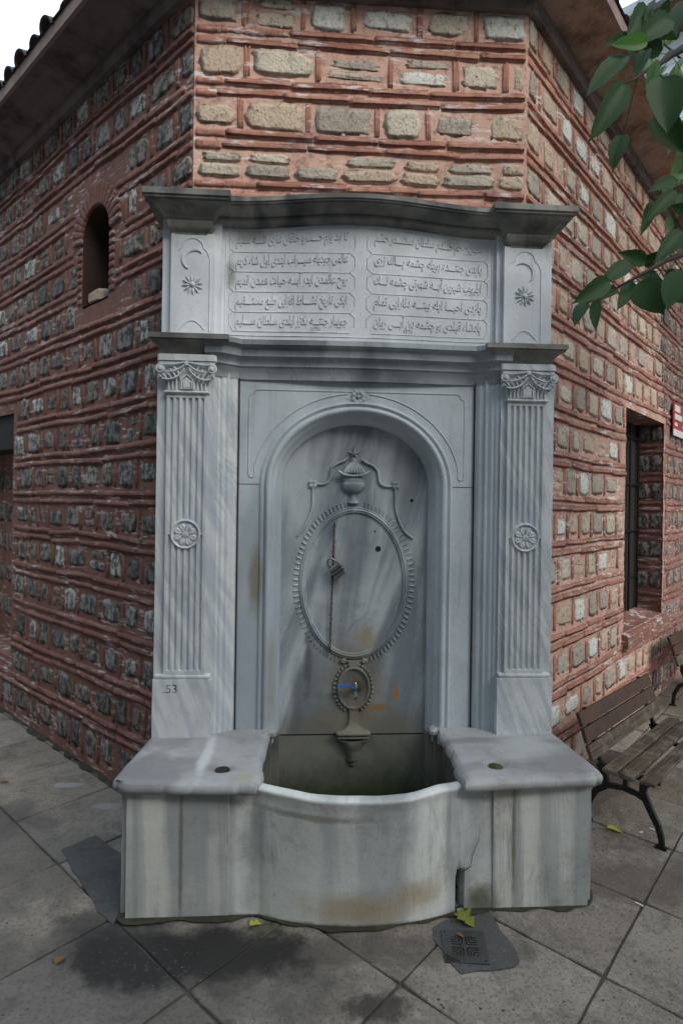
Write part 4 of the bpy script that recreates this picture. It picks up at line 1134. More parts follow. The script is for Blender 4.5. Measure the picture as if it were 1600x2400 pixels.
# tap
tap = MB(); ty = .115
tap.tube([(.030, YB, .722), (.026, .140, .722), (.012, ty, .716)], [.010, .010, .009], 10); tap.lathe((.034, YB - .010, .705), [(.016, 0), (.014, .008), (.001, .01)], 12, 'y')
tap.tube([(.012, ty, .724), (.010, ty, .700)], .010, 10)
tp = FB('tap', 'brass', tap, smd if False else F, angle=50)
m = MB(); m.lathe((.010, ty - .002, 0), [(.003, .742), (.006, .738), (.006, .724), (.009, .720), (.009, .712), (.006, .709), (.008, .703), (.006, .697), (.008, .690), (.0095, .680), (.010, .668), (.006, .664), (.006, .655), (.004, .655)], 12)
FB('nozzle', 'chrome', m, tp, angle=50)
m = MB(); pts = [(.010, .722), (.000, .718), (-.006, .722), (-.014, .732), (-.078, .728)]
m.grid([[(x, ty - .014, z - .004), (x, ty - .014, z + .002), (x, ty + .002, z + .002), (x, ty + .002, z - .004)] for x, z in pts], close_v=True, caps=True)
FB('lever', 'blue', m, tp)

# ---- basin: pedestals, bowl front, slabs
def rough_slab(name, poly, parent, dish, sx):
    """top slab as a relief grid over a four-sided plan, nosed edges, a shallow dish"""
    (A, B, C_, D) = poly   # back-outer, back-inner, front-inner, front-outer
    N = 44; m = MB(); rows = []
    def P(u, v):
        a = Vector(A).lerp(Vector(B), u); b = Vector(D).lerp(Vector(C_), u); p = a.lerp(b, v)
        # rounded outer front corner
        if v > .86 and u < .14:
            k = ((v - .86) / .14) * ((.14 - u) / .14); p += (Vector((A[0] * .5 + B[0] * .5, 0)) - p).normalized() * k ** 2 * .030
        if u > .93 and .70 < v < .93: p.x += -sx * (-.016) * math.sin(math.pi * (v - .70) / .23) * (-1)
        w = noise.noise(Vector((p.x * 14, p.y * 14, 5))) * .004 + max(0, noise.noise(Vector((p.x * 27, p.y * 27, 2))) - .25) * .03
        if v > .985: p.y += w
        if u > .985 or u < .015: p.x += w * (1 if (u < .5) == (A[0] < 0) else -1)
        return p
    for j in range(N + 1):
        v = j / N; v = 1 - (1 - v) ** 1.25 if False else v; row = []
        for i in range(N + 1):
            u = i / N; p = P(u, v); e = min(u * .5, (1 - v) * .45, (1 - u) * .5 if v > .1 else 1)
            z = .541 - .013 * max(0, 1 - e / .022) ** 2 + noise.noise(Vector((p.x * 6, p.y * 6, 1))) * .0018
            d = math.hypot((p.x - dish[0]) / .048, (p.y - dish[1]) / .040)
            if d < 1.25: z += .0025 * max(0, 1 - abs(d - 1.12) / .13)
            if d < 1: z -= .010 * (1 - d ** 4)
            row.append((p.x, p.y, z))
        rows.append(row)
    m.grid(rows)
    # nosing down the front, inner and outer edges
    def edge(pts, nrm):
        prof = [(0, .528), (.006, .520), (.008, .510), (.006, .500), (.0, .494), (-.03, .494)]
        m.grid([[(p.x + n.x * o, p.y + n.y * o, z) for o, z in prof] for p, n in zip(pts, nrm)])
    f = [P(1, j / N) for j in range(N)] + [P(1 - i / N, 1) for i in range(N)] + [P(0, 1 - j / N) for j in range(N + 1)]
    ns = []
    for i in range(len(f)):
        d = (f[min(len(f) - 1, i + 1)] - f[max(0, i - 1)]).normalized(); nn = Vector((-d.y, d.x)) if A[0] > 0 else Vector((d.y, -d.x)); ns.append(nn)
    if (ns[N // 2].x > 0) != (A[0] < 0): ns = [-q for q in ns]
    edge(f, ns)
    m.grid([[(p.x, p.y, .4945) for p in (P(0, 0), P(1, 0))], [(p.x, p.y, .4945) for p in (P(0, 1), P(1, 1))]])
    return FB(name, 'marble_slab', m, parent, angle=50)
for sx in (-1, 1):
    if sx < 0: poly = [(-.918, .06), (-.395, .06), (-.418, -.462), (-.965, -.432)]; dish = (-.556, -.334)
    else: poly = [(.928, .06), (.400, .06), (.392, -.462), (.968, -.432)]; dish = (.547, -.336)
    m = MB(); x0, x1 = sorted((sx * .518, sx * .905)); m.rbox(x0, x1, -.408, -.33, -.01, .495)
    x0, x1 = sorted((sx * .56, sx * .932)); m.rbox(x0, x1, -.376, .3, -.01, .493, .022, .003, .05, .008)
    ped = FB('pedestal', 'marble_base', m, angle=50)
    sl = rough_slab('top_slab', poly, F, dish, sx)
    # jambs down inside the basin
    m = MB(); x0, x1 = sorted((sx * .386, sx * .56)); m.box(x0, x1, .075, .24, .0, .535, .004)
    x0, x1 = sorted((sx * .352, sx * .40)); m.box(x0, x1, .110, .20, .0, .50, .003)
    x0, x1 = sorted((sx * .422, sx * .54)); m.box(x0, x1, -.33, .10, .0, .494)
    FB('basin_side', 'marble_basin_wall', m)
    m = MB(); x0, x1 = sorted((sx * .36, sx * .556)); m.box(x0, x1, .045, .12, .500, .540, .012); FB('inner_ledge', 'marble_slab', m)
    m = MB(); m.lathe((dish[0], dish[1], .5355), [(.030, -.002), (.029, 0), (.001, .0003)], 20); FB('puddle', 'water' if sx > 0 else 'void', m, sl)
rim = [(-.524, -.395), (-.500, -.400), (-.455, -.402), (-.430, -.405), (-.405, -.420), (-.365, -.446), (-.310, -.476), (-.255, -.504), (-.210, -.522), (-.150, -.537), (-.080, -.546), (-.010, -.549), (.070, -.546), (.130, -.540), (.180, -.527), (.240, -.498), (.300, -.468), (.350, -.448), (.390, -.425), (.420, -.408), (.455, -.404), (.500, -.402), (.522, -.398)]
foot_y = lambda x: -.405 - .082 * max(0, 1 - (abs(x) / .40) ** 2.2)
def dense(pts, n):
    out = []
    for i in range(len(pts) - 1):
        p0 = pts[max(0, i - 1)]; p1 = pts[i]; p2 = pts[i + 1]; p3 = pts[min(len(pts) - 1, i + 2)]
        for k in range(n):
            t = k / n
            out.append(tuple(.5 * ((2 * p1[q]) + (-p0[q] + p2[q]) * t + (2 * p0[q] - 5 * p1[q] + 4 * p2[q] - p3[q]) * t * t + (-p0[q] + 3 * p1[q] - 3 * p2[q] + p3[q]) * t ** 3) for q in (0, 1)))
    out.append(pts[-1]); return out
rd = dense(rim, 6)
m = MB(); rows = []
for (x, y) in rd:
    fy = foot_y(x); ins_ = max(0, 1 - (abs(x) / .43) ** 6)     # inside the rounded part
    th = .060
    row = []
    zs = [0, .02, .05, .08, .11, .14, .17, .21, .26, .31, .36, .40, .43, .455, .475]
    for z in zs:
        t = z / .475; yy = fy + (y + .006 - fy) * (t ** 1.7) + noise.noise(Vector((x * 5, z * 5, 2))) * .0022
        if .368 < x < .392 and z < .145: yy += .10 * (1 if z < .13 else .7)
        elif abs(x - .398) < .007 and z < .17: yy += .02
        row.append((x, yy, z))
    zt = .497 + .010 * ins_ + noise.noise(Vector((x * 9, 0, 7))) * .004
    row += [(x, y - .001, zt - .014), (x, y - .003, zt - .005), (x, y + .004, zt), (x, y + .018, zt + .004), (x, y + .036, zt + .003), (x * .995, y + .052, zt - .003), (x * .99, y + th, zt - .014), (x * .985, y + th + .006, .40), (x * .95, fy + .11, .10), (x * .8, fy + .18, .06)]
    rows.append(row)
m.grid(rows); FB('basin_bowl', 'marble_bowl', m, angle=70)
# crack running up from the broken outlet
m = MB(); m.tube([(.392, -.4085, .150), (.412, -.4085, .163), (.428, -.4085, .172), (.436, -.4085, .22), (.458, -.4075, .27), (.468, -.4060, .33)], [.0016, .0014, .0012, .001, .0008, .0004], 4); FB('crack', 'void', m)
m = MB(); m.add([(-.5, -.36, .055), (.5, -.36, .055), (.5, .19, .055), (-.5, .19, .055)], [(0, 1, 2, 3)]); m.box(-.56, .56, .18, .24, 0, .5)
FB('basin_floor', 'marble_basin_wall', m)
# moss inside the basin and at the foot of the bowl
def moss(name, spots, parent):
    m = MB(); rnd = random.Random(3)
    for (x0, x1, y, z0, z1, n) in spots:
        for k in range(n):
            x = rnd.uniform(x0, x1); z = z0 + (z1 - z0) * rnd.random() ** 1.8; r = rnd.uniform(.002, .006)
            c = Vector((x, y, z)); a = rnd.uniform(0, 6.28); d = Vector((math.cos(a), -.4, math.sin(a))) * r; e = Vector((-math.sin(a), -.3, math.cos(a))) * r
            m.add([c - d, c + e, c + d + Vector((0, -r, 0)), c - e], [(0, 1, 2, 3)])
    o = m.build(name, M['mossm'], parent); o['kind'] = 'stuff'; return o
M['mossm'] = plain('green_algae', (.035, .055, .012), .8, alt=(.015, .02, .006))
for o in [x for x in bpy.data.objects if x.name == 'cornice']: o['label'] = 'dark top cornice, weathered and with painted-in shade'

# ================================================================== chain and padlock
ch = MB(); z = 1.500; k = 0
while z > .885:
    t = (1.5 - z) / .61; x = -.101 - .014 * t + .001 * math.sin(k * 2.1); y = .150 if z > .94 else .146
    pts = []
    for i in range(8):
        a = 2 * math.pi * i / 8; u, w = .0046 * math.cos(a), .0092 * math.sin(a)
        pts.append((x + (u if k % 2 else u * .3), y + (0 if k % 2 else u), z + w))
    ch.tube(pts, .0020, 5, True); z -= .0125; k += 1
setp(ch.build('chain', 'chain', None, smooth=True), 'long thin rusty chain hanging down the left side of the oval medallion', 'chain')
pk = empty('padlock', (-.092, .13, 1.29), 'small steel padlock hanging askew on the chain inside the oval', 'padlock')
T = Matrix.Translation((-.090, .130, 1.283)) @ Matrix.Rotation(R(-38), 4, 'Y') @ Matrix.Scale(1.6, 4)
m = MB(); m.box(-.020, .020, -.010, .010, -.026, .014, .004); m.v = [T @ v for v in m.v]; b = m.build('body', 'steel', pk)
m = MB(); m.box(-.0205, .0205, -.0108, .0108, -.012, -.009); m.box(-.0205, .0205, -.0108, .0108, -.002, .001); m.v = [T @ v for v in m.v]; m.build('groove', 'iron', b)
m = MB(); m.tube([(-.012, 0, .012), (-.012, 0, .026), (-.008, 0, .034), (0, 0, .038), (.008, 0, .034), (.012, 0, .026), (.012, 0, .012)], .003, 8); m.v = [T @ v for v in m.v]; m.build('shackle', 'steel', pk, smooth=True)

# ================================================================== benches
def make_bench(label):
    """local frame: x along the bench, y out from the wall, front edge at y=0; built at ground level 0"""
    root = bpy.data.objects.new('park_bench', None); COL.objects.link(root); setp(root, label, 'bench', 'slatted benches along the right wall'); 
    def add(name, m, mat, par=root, **k):
        for v in m.v: v.y = -v.y            # out of the wall is -y in the local frame
        me_ = m; o = m.build(name, mat, None, **k); o.parent = par; return o
    L = 1.02
    def plank(name, y0, y1, z, th, mat):
        m = MB(); rnd = random.Random(int(y0 * 999))
        rows = []
        m.box(0, L, y0, y1, z - th, z, .004); return add(name, m, mat)
    plank('seat_plank', -.236, -.170, .334, .022, 'wood'); plank('seat_plank', -.156, -.092, .336, .026, 'wood'); plank('seat_plank', -.066, 0, .334, .020, 'wood')
    import itertools
    def back(y0, z0, y1, z1, mat):
        m = MB(); d = Vector((0, y1 - y0, z1 - z0)).normalized(); n = Vector((0, d.z, -d.y)) * .018
        a, b = Vector((0, y0, z0)), Vector((0, y1, z1))
        m.add([p + Vector((x, 0, 0)) + q for x in (0, L) for p in (a, b) for q in (Vector((0, 0, 0)), -n)], [(0, 1, 3, 2), (4, 6, 7, 5), (0, 4, 5, 1), (2, 3, 7, 6), (0, 2, 6, 4), (1, 5, 7, 3)])
        return add('back_plank', m, mat)
    o = back(-.278, .352, -.302, .418, 'wood'); back(-.306, .430, -.326, .496, 'wood_red'); back(-.330, .505, -.352, .568, 'wood_red')
    for x in (.10, L - .14):
        m = MB()
        def bar(pts, w, t=.022):
            rows = []
            for i, (y, z) in enumerate(pts):
                a = pts[max(0, i - 1)]; b = pts[min(len(pts) - 1, i + 1)]; d = Vector((b[0] - a[0], b[1] - a[1])).normalized(); n = Vector((-d.y, d.x)) * (w[i] if isinstance(w, list) else w) / 2
                rows.append([(x - t / 2, y + n.x, z + n.y), (x + t / 2, y + n.x, z + n.y), (x + t / 2, y - n.x, z - n.y), (x - t / 2, y - n.x, z - n.y)])
            m.grid(rows, close_v=True, caps=True)
        bar([(-.365, .57), (-.335, .47), (-.300, .37), (-.275, .310)], .020)
        bar([(-.285, .305), (-.20, .300), (-.10, .302), (-.005, .305)], .022)
        bar([(-.045, .305), (-.078, .27), (-.080, .235), (-.050, .17), (-.012, .10), (.002, .05), (.006, .0)], [.04, .036, .032, .03, .026, .024, .022])
        bar([(-.060, .20), (-.11, .218), (-.17, .225), (-.24, .215), (-.30, .17), (-.335, .10), (-.345, .0)], [.02, .02, .022, .026, .03, .026, .022])
        bar([(-.285, .31), (-.262, .26), (-.250, .21)], .032); bar([(-.16, .30), (-.16, .22)], .02)
        bar([(-.022, .006), (.025, .006)], .012); bar([(-.37, .006), (-.32, .006)], .012)
        add('iron_end_frame', m, 'iron')
    for v in (-.34, -.315, -.29):
        pass
    return root
def copy_tree(o, parent=None):
    c = o.copy(); COL.objects.link(c); c.parent = parent
    for chd in [x for x in bpy.data.objects if x.parent == o]: copy_tree(chd, c)
    return c
b1 = make_bench('weathered slatted wooden bench with curved black iron legs beside the right corner of the fountain')
b1.location = (1.368, -.100, 0); b1.rotation_euler = (0, 0, R(41.3))
b2 = copy_tree(b1); b2['label'] = 'second slatted bench further along the right wall, cut off by the frame'
b2.location = (2.903, 1.553, 0); b2.rotation_euler = (0, 0, R(43))

# ================================================================== drain grate
gr = empty('drain_grate', (.35, -.60, 0), 'square grey iron drain grate with slotted pattern lying tilted in front of the basin', 'drain grate')
m = MB(); n = 30; s = .156; cells = set()
def slot(i, j):
    x, y = (i - n / 2 + .5), (j - n / 2 + .5); ax, ay = abs(x), abs(y)
    if ax > 9.2 or ay > 9.2: return False
    if ax < .9 or ay < .9: return False
    if ax + ay > 16.5: return False
    u, v = (ax, ay)
    if v > u: return int(u) % 2 == 1 and v > u + .9
    return int(v) % 2 == 1 and u > v + .9
T = Matrix.Translation((.353, -.605, .010)) @ Matrix.Rotation(R(-8), 4, 'Z') @ Matrix.Rotation(R(2.5), 4, 'X') @ Matrix.Rotation(R(-1.5), 4, 'Y')
vid = {}
def gv(i, j, t):
    if (i, j, t) not in vid:
        vid[(i, j, t)] = len(m.v); m.v.append(T @ Vector((s * (i / n - .5), s * .95 * (j / n - .5), -.005 * t)))
    return vid[(i, j, t)]
for i in range(n):
    for j in range(n):
        if slot(i, j): continue
        m.f.append((gv(i, j, 0), gv(i + 1, j, 0), gv(i + 1, j + 1, 0), gv(i, j + 1, 0)))
        for (di, dj, e) in ((1, 0, ((i + 1, j), (i + 1, j + 1))), (-1, 0, ((i, j), (i, j + 1))), (0, 1, ((i, j + 1), (i + 1, j + 1))), (0, -1, ((i, j), (i + 1, j)))):
            a, b = i + di, j + dj
            if not (0 <= a < n and 0 <= b < n) or slot(a, b):
                m.f.append((gv(*e[0], 0), gv(*e[1], 0), gv(*e[1], 1), gv(*e[0], 1)))
m.build('slotted_plate', 'grate', gr)
m = MB(); m.box(-.072, .072, -.070, .070, -.003, -.001)
T2 = Matrix.Translation((.353, -.605, .0075)) @ Matrix.Rotation(R(-8), 4, 'Z'); m.v = [T2 @ v for v in m.v]; m.build('drain_hole', 'void', gr)
m = MB()
for a, b in ((-1, -1), (1, -1), (-1, 1)):
    m.lathe((a * .066, b * .062, .0), [(.004, 0), (.0035, .0012), (.0005, .0013)], 8)
m.v = [T @ v for v in m.v]; m.build('screw', 'void', gr)

# ================================================================== fallen leaves and litter
def leaf_geo(L, W, cup=.12, serr=True, n=9, lobes=0):
    """ovate leaf along +x, midrib down the middle"""
    m = MB(); rows = []
    for i in range(n + 1):
        t = i / n; w = W / 2 * (math.sin(math.pi * t ** .72)) ** .8 * (1 - .12 * t) if 0 < t < 1 else 0
        if t > .9: w *= .6
        if serr: w *= 1 + (.04 if i % 2 else -.03)
        if lobes: w *= 1 + .42 * math.sin(t * lobes * math.pi * 2)
        z = -L * .16 * t * t
        z += .010 * L * (i % 2)
        rows.append([(L * t, s * w, z + abs(s) ** 1.3 * w * cup * 2 - (.008 * L if s == 0 else 0)) for s in (-1, -.5, 0, .5, 1)])
    m.grid(rows); return m
def fallen(x, y, L, W, rot, mat, label, z=.004, lobes=0, name='fallen_leaf', cup=.25):
    m = leaf_geo(L, W, cup, True, 14 if lobes else 9, lobes)
    T = Matrix.Translation((x, y, z + L * .06)) @ Matrix.Rotation(rot, 4, 'Z'); c = Vector((L / 2, 0, 0))
    m.v = [T @ (v - c) for v in m.v]
    m.tube([T @ (Vector((-L * .35, .002, .0)) - c), T @ (Vector((0, 0, 0)) - c)], .0008, 4)
    return setp(m.build(name, mat, None, smooth=True), label, 'fallen leaf', 'fallen leaves on the paving')
fallen(1.304, .117, .075, .040, R(-30), 'leaf_yellow', 'bright yellow-green fallen leaf on the paving below the near bench')
fallen(.392, -.478, .085, .070, R(-50), 'leaf_orange', 'ragged orange and green fallen leaf between the basin and the drain grate', .010, 3)
fallen(.350, -.562, .030, .014, R(-40), 'leaf_brown', 'tiny tan leaf lying on the drain grate', .016)
fallen(-.405, -.458, .050, .030, R(20), 'leaf_yellow', 'yellowish fallen leaf against the foot of the basin on the left', .004, 2)
fallen(-1.066, -.602, .045, .036, R(70), 'leaf_brown', 'round tan fallen leaf on the dark damp paving at lower left')
fallen(-1.908, .714, .050, .025, R(10), 'leaf_brown', 'small brown fallen leaf on the paving near the left wall')
def butt(x, y, L, rot, label, mat='butt', r=.0035):
    m = MB(); d = Vector((math.cos(rot), math.sin(rot), 0)) * L / 2; c = Vector((x, y, r + .001)); m.tube([c - d, c + d], r, 8)
    return setp(m.build('cigarette_end', mat), label, 'cigarette end')
butt(1.119, -.408, .030, R(-50), 'white cigarette end on the paving right of the fountain, nearest the camera')
butt(1.500, .115, .035, R(-40), 'thin white cigarette end beside the front foot of the near bench')
butt(1.425, .095, .018, R(10), 'short white paper end just left of the near bench foot')
m = MB(); m.add([(.372, -.432, .004), (.392, -.436, .004), (.388, -.430, .026), (.370, -.427, .020), (.384, -.445, .012)], [(0, 1, 2, 3), (0, 4, 1), (1, 4, 2), (2, 4, 3), (3, 4, 0)])
setp(m.build('paper_scrap', plain('blue_white_paper', (.25, .30, .50), .7, alt=(.65, .65, .7), scale=400)), 'crumpled blue and white paper scrap at the broken basin outlet', 'litter')

# ================================================================== tree at the right
tr = empty('tree', (2.55, -1.15, 0), 'leafy tree whose dark green branches hang in front of the right wall', 'tree')
m = MB()
m.tube([(2.55, -1.15, -.02), (2.56, -1.14, .6), (2.50, -1.12, 1.6), (2.46, -1.05, 2.6), (2.40, -.95, 3.6), (2.45, -.8, 4.6), (2.5, -.7, 5.6)], [.17, .13, .115, .10, .085, .06, .03], 12)
trunk = m.build('trunk', 'bark', tr, smooth=True)
LEAVES=[((0.565,-1.223,2.763),(0.457,-1.261,2.656),0.046),((0.563,-1.223,2.692),(0.474,-1.262,2.541),0.067),((0.627,-1.277,2.671),(0.622,-1.32,2.531),0.075),((0.775,-1.135,2.79),(0.726,-1.181,2.627),0.045),((0.674,-1.129,2.856),(0.62,-1.174,2.76),0.042),((0.678,-1.079,2.923),(0.573,-1.123,2.886),0.043),((0.676,-1.129,2.974),(0.609,-1.173,2.864),0.053),((0.706,-1.181,2.902),(0.611,-1.222,2.816),0.062),((0.694,-1.131,2.993),(0.641,-1.175,2.907),0.034),((0.777,-1.035,3.036),(0.76,-1.085,3.032),0.028),((0.772,-1.135,2.994),(0.722,-1.18,2.879),0.042),((0.819,-1.038,2.964),(0.744,-1.084,2.954),0.036),((0.722,-1.032,2.987),(0.667,-1.08,2.891),0.06),((0.949,-0.845,2.671),(0.844,-0.896,2.616),0.045),((0.883,-0.942,2.581),(0.776,-0.989,2.474),0.047),((0.906,-0.943,2.572),(0.863,-0.994,2.489),0.026),((0.638,-1.127,2.273),(0.547,-1.17,2.208),0.045),((0.555,-1.172,2.204),(0.459,-1.213,2.135),0.048),((0.603,-1.125,2.201),(0.513,-1.168,2.156),0.038),((0.517,-1.12,2.162),(0.466,-1.165,2.097),0.034),((0.523,-1.17,2.152),(0.494,-1.215,2.07),0.026),((0.672,-1.079,2.24),(0.616,-1.125,2.159),0.043),((0.635,-1.177,2.201),(0.667,-1.226,2.113),0.07),((0.693,-1.08,2.261),(0.715,-1.131,2.225),0.043),((0.718,-1.232,2.215),(0.655,-1.273,2.117),0.06),((0.735,-1.033,2.304),(0.748,-1.085,2.322),0.036),((0.813,-1.088,2.382),(0.72,-1.132,2.293),0.047)]
FAR=[((1.549,0.22,3.999),(1.449,0.136,3.83),0.043),((1.633,0.315,3.948),(1.528,0.229,3.827),0.037),((1.607,0.217,3.944),(1.511,0.133,3.831),0.035),((1.769,0.407,4.025),(1.665,0.318,3.893),0.045),((1.664,0.213,3.923),(1.566,0.129,3.791),0.043),((1.736,0.51,4.208),(1.715,0.412,4.161),0.031),((1.618,0.417,4.03),(1.606,0.321,3.936),0.034),((1.692,0.312,3.919),(1.649,0.221,3.793),0.037),((1.619,0.216,3.56),(1.523,0.132,3.46),0.043),((1.662,0.214,3.554),(1.564,0.129,3.447),0.043),((1.635,0.215,3.476),(1.538,0.131,3.391),0.035),((1.67,0.213,3.462),(1.579,0.128,3.357),0.043),((1.65,0.214,3.398),(1.567,0.129,3.288),0.043),((1.672,0.213,3.363),(1.581,0.128,3.247),0.043),((1.613,0.217,3.518),(1.565,0.129,3.405),0.028),((1.732,0.31,3.671),(1.652,0.221,3.58),0.037),((1.338,-0.168,3.083),(1.255,-0.241,3.009),0.037),((1.356,-0.169,3.077),(1.291,-0.243,2.967),0.037),((1.402,-0.171,3.09),(1.321,-0.245,3.004),0.043)]
TWIGS=[[(1.105,-1.005,3.045),(0.775,-1.135,2.862),(0.742,-1.133,2.842),(0.685,-1.15,2.792),(0.65,-1.158,2.772),(0.624,-1.176,2.744),(0.561,-1.223,2.688)],[(1.114,-1.006,2.425),(0.815,-1.088,2.32),(0.747,-1.114,2.287),(0.667,-1.129,2.239),(0.615,-1.126,2.21),(0.6,-1.125,2.199)],[(1.304,-0.767,2.779),(0.939,-0.895,2.63),(0.891,-0.922,2.596)],[(2.297,0.476,4.247),(1.726,0.31,3.978),(1.571,0.219,3.978),(1.549,0.22,3.999)],[(2.227,0.38,3.637),(1.668,0.213,3.504),(1.62,0.216,3.532)],[(0.905,-1.043,3.106),(0.737,-1.133,2.944),(0.672,-1.129,2.97)],[(0.685,-1.15,2.792),(0.647,-1.228,2.718),(0.627,-1.277,2.671)]]
ROOTS = [(2.44, -1.0, 3.0), (2.48, -1.1, 2.3), (2.44, -1.0, 2.9), (2.44, -.85, 4.3), (2.40, -.95, 3.5), (2.42, -1.0, 3.2), None]
bo = []
for tw, rt in zip(TWIGS, ROOTS):
    m = MB(); pts = [Vector(p) for p in tw]
    if rt: a = Vector(rt); b = pts[0]; pts = [a, a.lerp(b, .4) + Vector((0, 0, .10)), a.lerp(b, .8) + Vector((0, 0, .05))] + pts
    n = len(pts); m.tube(pts, [.022 * (1 - i / n) ** 2 + .0022 for i in range(n)] if rt else .0015, 6)
    bo.append(m.build('branch', 'twig', tr, smooth=True))
allp = [(bi, Vector(p)) for bi, tw in enumerate(TWIGS) for p in tw]
camp = Vector((-.239, -2.677, 1.6))
def place_leaf(base, tip, wd, mat, k):
    base, tip = Vector(base), Vector(tip); L = (tip - base).length; x = (tip - base).normalized()
    rnd = random.Random(k * 17 + 3)
    view = (base - camp).normalized(); n = -view + Vector((rnd.uniform(-.5, .5), rnd.uniform(-.3, .3), rnd.uniform(.0, .6)))
    n = (n - x * n.dot(x)).normalized(); y = n.cross(x)
    m = leaf_geo(L * 1.1, wd * random.Random(k).uniform(.95, 1.3), rnd.uniform(.05, .2), True, 12)
    Mx = Matrix((x, y, n)).transposed()
    vsn = [base + Mx @ v for v in m.v]; m2 = MB(); m2.add(vsn, m.f)
    bi, q = min(allp, key=lambda t: (t[1] - base).length)
    # petiole to the nearest twig
    if (q - base).length < .14: m2.tube([q, q.lerp(base, .5) + Vector((0, 0, .004)), base], .0009, 4)
    me = mesh('leaf', m2.v, m2.f, mat, True); return link('leaf', me, bo[bi])
for k, (a, b, w) in enumerate(LEAVES): place_leaf(a, b, w, 'leaf', k)
rx = random.Random(42)
for k in range(30):
    a, b, w = LEAVES[k % 27]; j = Vector((rx.uniform(.0, .11), rx.uniform(-.02, .16), rx.uniform(-.05, .06))); a, b = Vector(a) + j, Vector(b) + j
    d = Matrix.Rotation(rx.uniform(-.9, .9), 3, 'Y') @ (b - a) * rx.uniform(.6, .95)
    if screen(a)[0] < 1440 or screen(a + d)[0] < 1400: continue
    place_leaf(a, a + d, w * .8, 'leaf' if k % 3 else 'leaf_far', 200 + k)
for k, (a, b, w) in enumerate(FAR): place_leaf(a, b, w, 'leaf_far', 60 + k)
# unseen rest of the crown, spread to shade the far right wall
def crown():
    m = MB(); rnd = random.Random(11); lobes = [((2.9, -.7, 5.2), 1.2), ((3.3, -.4, 4.6), 1.1), ((3.3, -2.0, 4.6), .9), ((3.4, .8, 4.6), 1.1), ((3.9, 1.6, 4.0), 1.0), ((3.3, -1.3, 3.6), .8), ((4.6, 2.2, 3.4), 1.1), ((2.7, .4, 5.6), 1.0), ((2.3, -.9, 3.6), .5), ((2.5, -.3, 3.4), .5)]
    cnt = 0
    while cnt < 7500:
        c, r = rnd.choice(lobes); v = Vector((rnd.gauss(0, 1), rnd.gauss(0, 1), rnd.gauss(0, 1))).normalized() * r * rnd.random() ** .4
        p = Vector(c) + v
        if noise.noise(p * 1.8) < -.12: continue
        q = screen(p)
        if q and q[0] < 1612 and q[1] > -30: continue
        d = Vector((rnd.uniform(-1, 1), rnd.uniform(-1, 1), rnd.uniform(-.9, .2))).normalized(); n = d.orthogonal().normalized(); w = d.cross(n)
        L = rnd.uniform(.07, .12); a = L * .3
        m.add([p, p + d * L * .5 + w * a + n * .012, p + d * L, p + d * L * .5 - w * a + n * .012], [(0, 1, 2, 3)]); cnt += 1
    o = m.build('foliage', 'leaf', tr); o['kind'] = 'stuff'
crown()

# ================================================================== neighbouring building beyond the right eave
nbx = empty('neighbour_house', (6.0, 8.0, 0), 'pale house with brown boarded eave seen behind the branches at top right', 'building')
NA = R(-45)
def np_(x, y):    # x along the facade (towards the camera's right), y into the house
    return 5.6 + math.cos(NA) * x - math.sin(NA) * y, 8.2 + math.sin(NA) * x + math.cos(NA) * y
def nbox(x0, x1, y0, y1, z0, z1, name, mat, par=None):
    m = MB(); m.box(x0, x1, y0, y1, z0, z1)
    for v in m.v: a, b = np_(v.x, v.y); v.x, v.y = a, b
    return m.build(name, mat, par or nbx)
nbox(-3, 9, 0, 5, 0, 7.6, 'lower_wall', 'bpeach'); nbox(-3, 9, .05, 4.9, 7.6, 10.2, 'upper_wall', 'bwhite')
nbox(-3.3, 9.3, -.75, 5.2, 10.2, 10.36, 'eave_boards', 'bwood'); nbox(-3.3, 9.3, -.90, -.75, 10.22, 10.42, 'gutter', 'bmetal')
nbox(-3.3, 9.3, -.6, 5, 10.36, 10.6, 'roof', 'tile')
for z0 in (1.4, 4.6, 8.1):
    for x in (-2, 0, 2, 4, 6):
        w = nbox(x, x + .95, -.04 if z0 < 7 else 0, .03, z0, z0 + 1.5, 'window', 'white')
        nbox(x + .07, x + .45, -.055 if z0 < 7 else -.02, -.045 if z0 < 7 else -.008, z0 + .08, z0 + 1.42, 'pane', 'bglass', w)
        nbox(x + .51, x + .88, -.055 if z0 < 7 else -.02, -.045 if z0 < 7 else -.008, z0 + .08, z0 + 1.42, 'pane', 'bglass', w)

# unseen houses added on the camera's side to block low sky and sun
M['opp'] = plain('grey_render', (.20, .185, .17), .9, var=.3)
def house(name_loc, ang, x0, x1, z1, label):
    r = empty('added_shade_house', (*name_loc, 0), label, 'building')
    def hb(a, b, y0, y1, z0, z1_, name, mat, par=None):
        m = MB(); m.box(a, b, y0, y1, z0, z1_)
        for v in m.v: v.x, v.y = name_loc[0] + math.cos(ang) * v.x - math.sin(ang) * v.y, name_loc[1] + math.sin(ang) * v.x + math.cos(ang) * v.y
        return m.build(name, mat, par or r)
    hb(x0, x1, 0, 5, 0, z1, 'wall', 'opp'); hb(x0 - .3, x1 + .3, -.35, 5.3, z1, z1 + .2, 'roof', 'tile')
    x = x0 + .7
    while x < x1 - 1.3:
        for z in (1.1, 4.2):
            if z + 1.5 < z1:
                w = hb(x, x + 1, -.04, .04, z, z + 1.4, 'window', 'white'); hb(x + .08, x + .92, -.05, -.045, z + .08, z + 1.32, 'pane', 'bglass', w)
        x += 2.1
house((-4.6, -2.1), R(135), -3.2, 8, 6.8, 'unseen grey rendered house added to keep light off the left wall')
house((1.5, -8.2), R(180), -14, 6, 7.6, 'unseen grey rendered house added to darken the lower fountain')

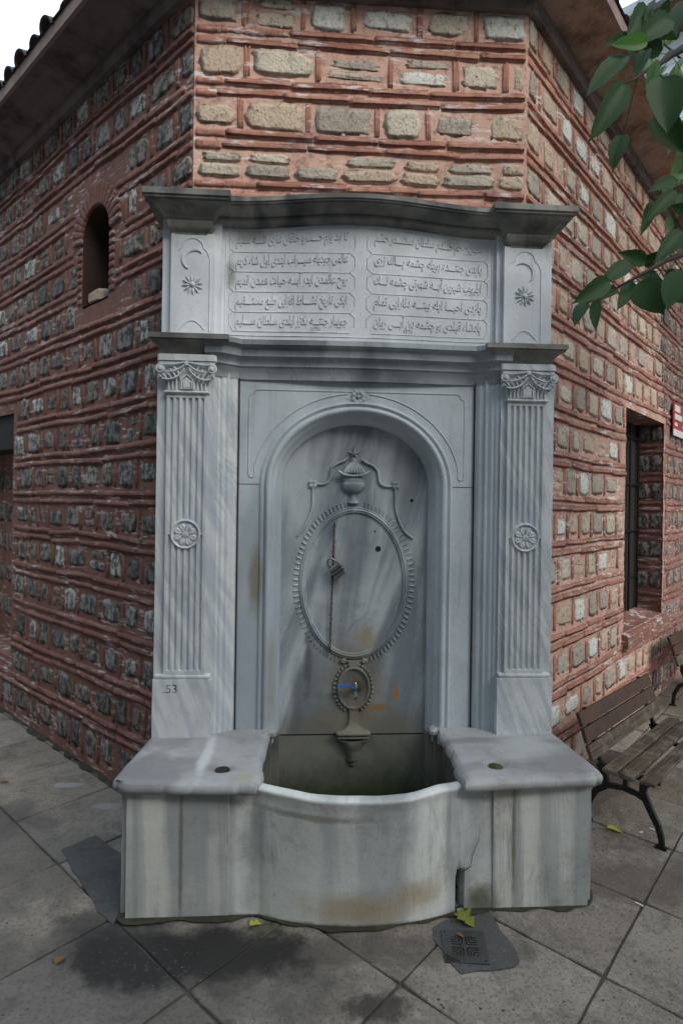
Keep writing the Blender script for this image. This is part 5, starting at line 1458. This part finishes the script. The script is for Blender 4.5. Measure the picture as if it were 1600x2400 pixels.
# grit and crumbs of mortar lying on the paving
m = MB(); rnd = random.Random(5)
for k in range(900):
    x = rnd.uniform(-2.2, 2.0); y = rnd.uniform(-1.05, 1.0)
    if y > -.42 and abs(x) < .98: continue
    if y > .15 + max(0, abs(x) - .82): continue
    if rnd.random() < .5: x = round((x + y) / .7) * .7 - y + .05 + rnd.gauss(0, .02)
    if y > -.45 and abs(x) < .98: continue
    r = rnd.uniform(.0012, .0036) * (1.6 if rnd.random() < .06 else 1); a = rnd.random() * 6
    c = Vector((x, y, .002)); q = [c + Vector((math.cos(a + t) * r, math.sin(a + t) * r * .8, 0)) for t in (0, 1.6, 3.1, 4.7)]
    m.add(q + [c + Vector((0, 0, r * .9))], [(0, 1, 4), (1, 2, 4), (2, 3, 4), (3, 0, 4)])
M['grit'] = plain('grit', (.20, .17, .14), .9, alt=(.05, .045, .04), scale=300)
setp(m.build('grit', 'grit'), 'tiny crumbs of grit scattered over the paving', 'grit', kind='stuff')

# dirt and moss along fountain and left wall; fountain strip also paints contact shadow
def dirt_shade_strip(path, w0, w1, name, label, mat):
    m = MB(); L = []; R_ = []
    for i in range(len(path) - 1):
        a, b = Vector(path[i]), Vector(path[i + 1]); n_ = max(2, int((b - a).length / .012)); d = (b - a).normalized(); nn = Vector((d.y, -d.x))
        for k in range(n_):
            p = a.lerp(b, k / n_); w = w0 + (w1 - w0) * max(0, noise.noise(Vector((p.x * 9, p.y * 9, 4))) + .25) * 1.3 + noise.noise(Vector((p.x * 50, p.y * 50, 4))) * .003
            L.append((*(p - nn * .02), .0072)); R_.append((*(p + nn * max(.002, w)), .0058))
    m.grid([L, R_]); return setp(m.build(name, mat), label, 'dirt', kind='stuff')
M['dirt'] = plain('damp_dirt_and_shade', (.030, .027, .020), .8, bump=.004, scale=90, alt=(.05, .055, .022))
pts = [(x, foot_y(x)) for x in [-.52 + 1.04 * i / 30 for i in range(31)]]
dirt_shade_strip([(-.935, .25), (-.935, -.376), (-.905, -.408), (-.52, -.410)] + pts + [(.52, -.410), (.905, -.408), (.935, -.376), (.935, .25)], .006, .035, 'dirt_and_contact_shade', 'thin line of damp black dirt and painted contact shadow along the foot of the fountain', 'dirt')
dirt_shade_strip([wpt('left', -4.5, 0), wpt('left', -.1, 0)], .012, .06, 'wall_dirt', 'ragged dirt along the foot of the dark left wall', 'dirt')
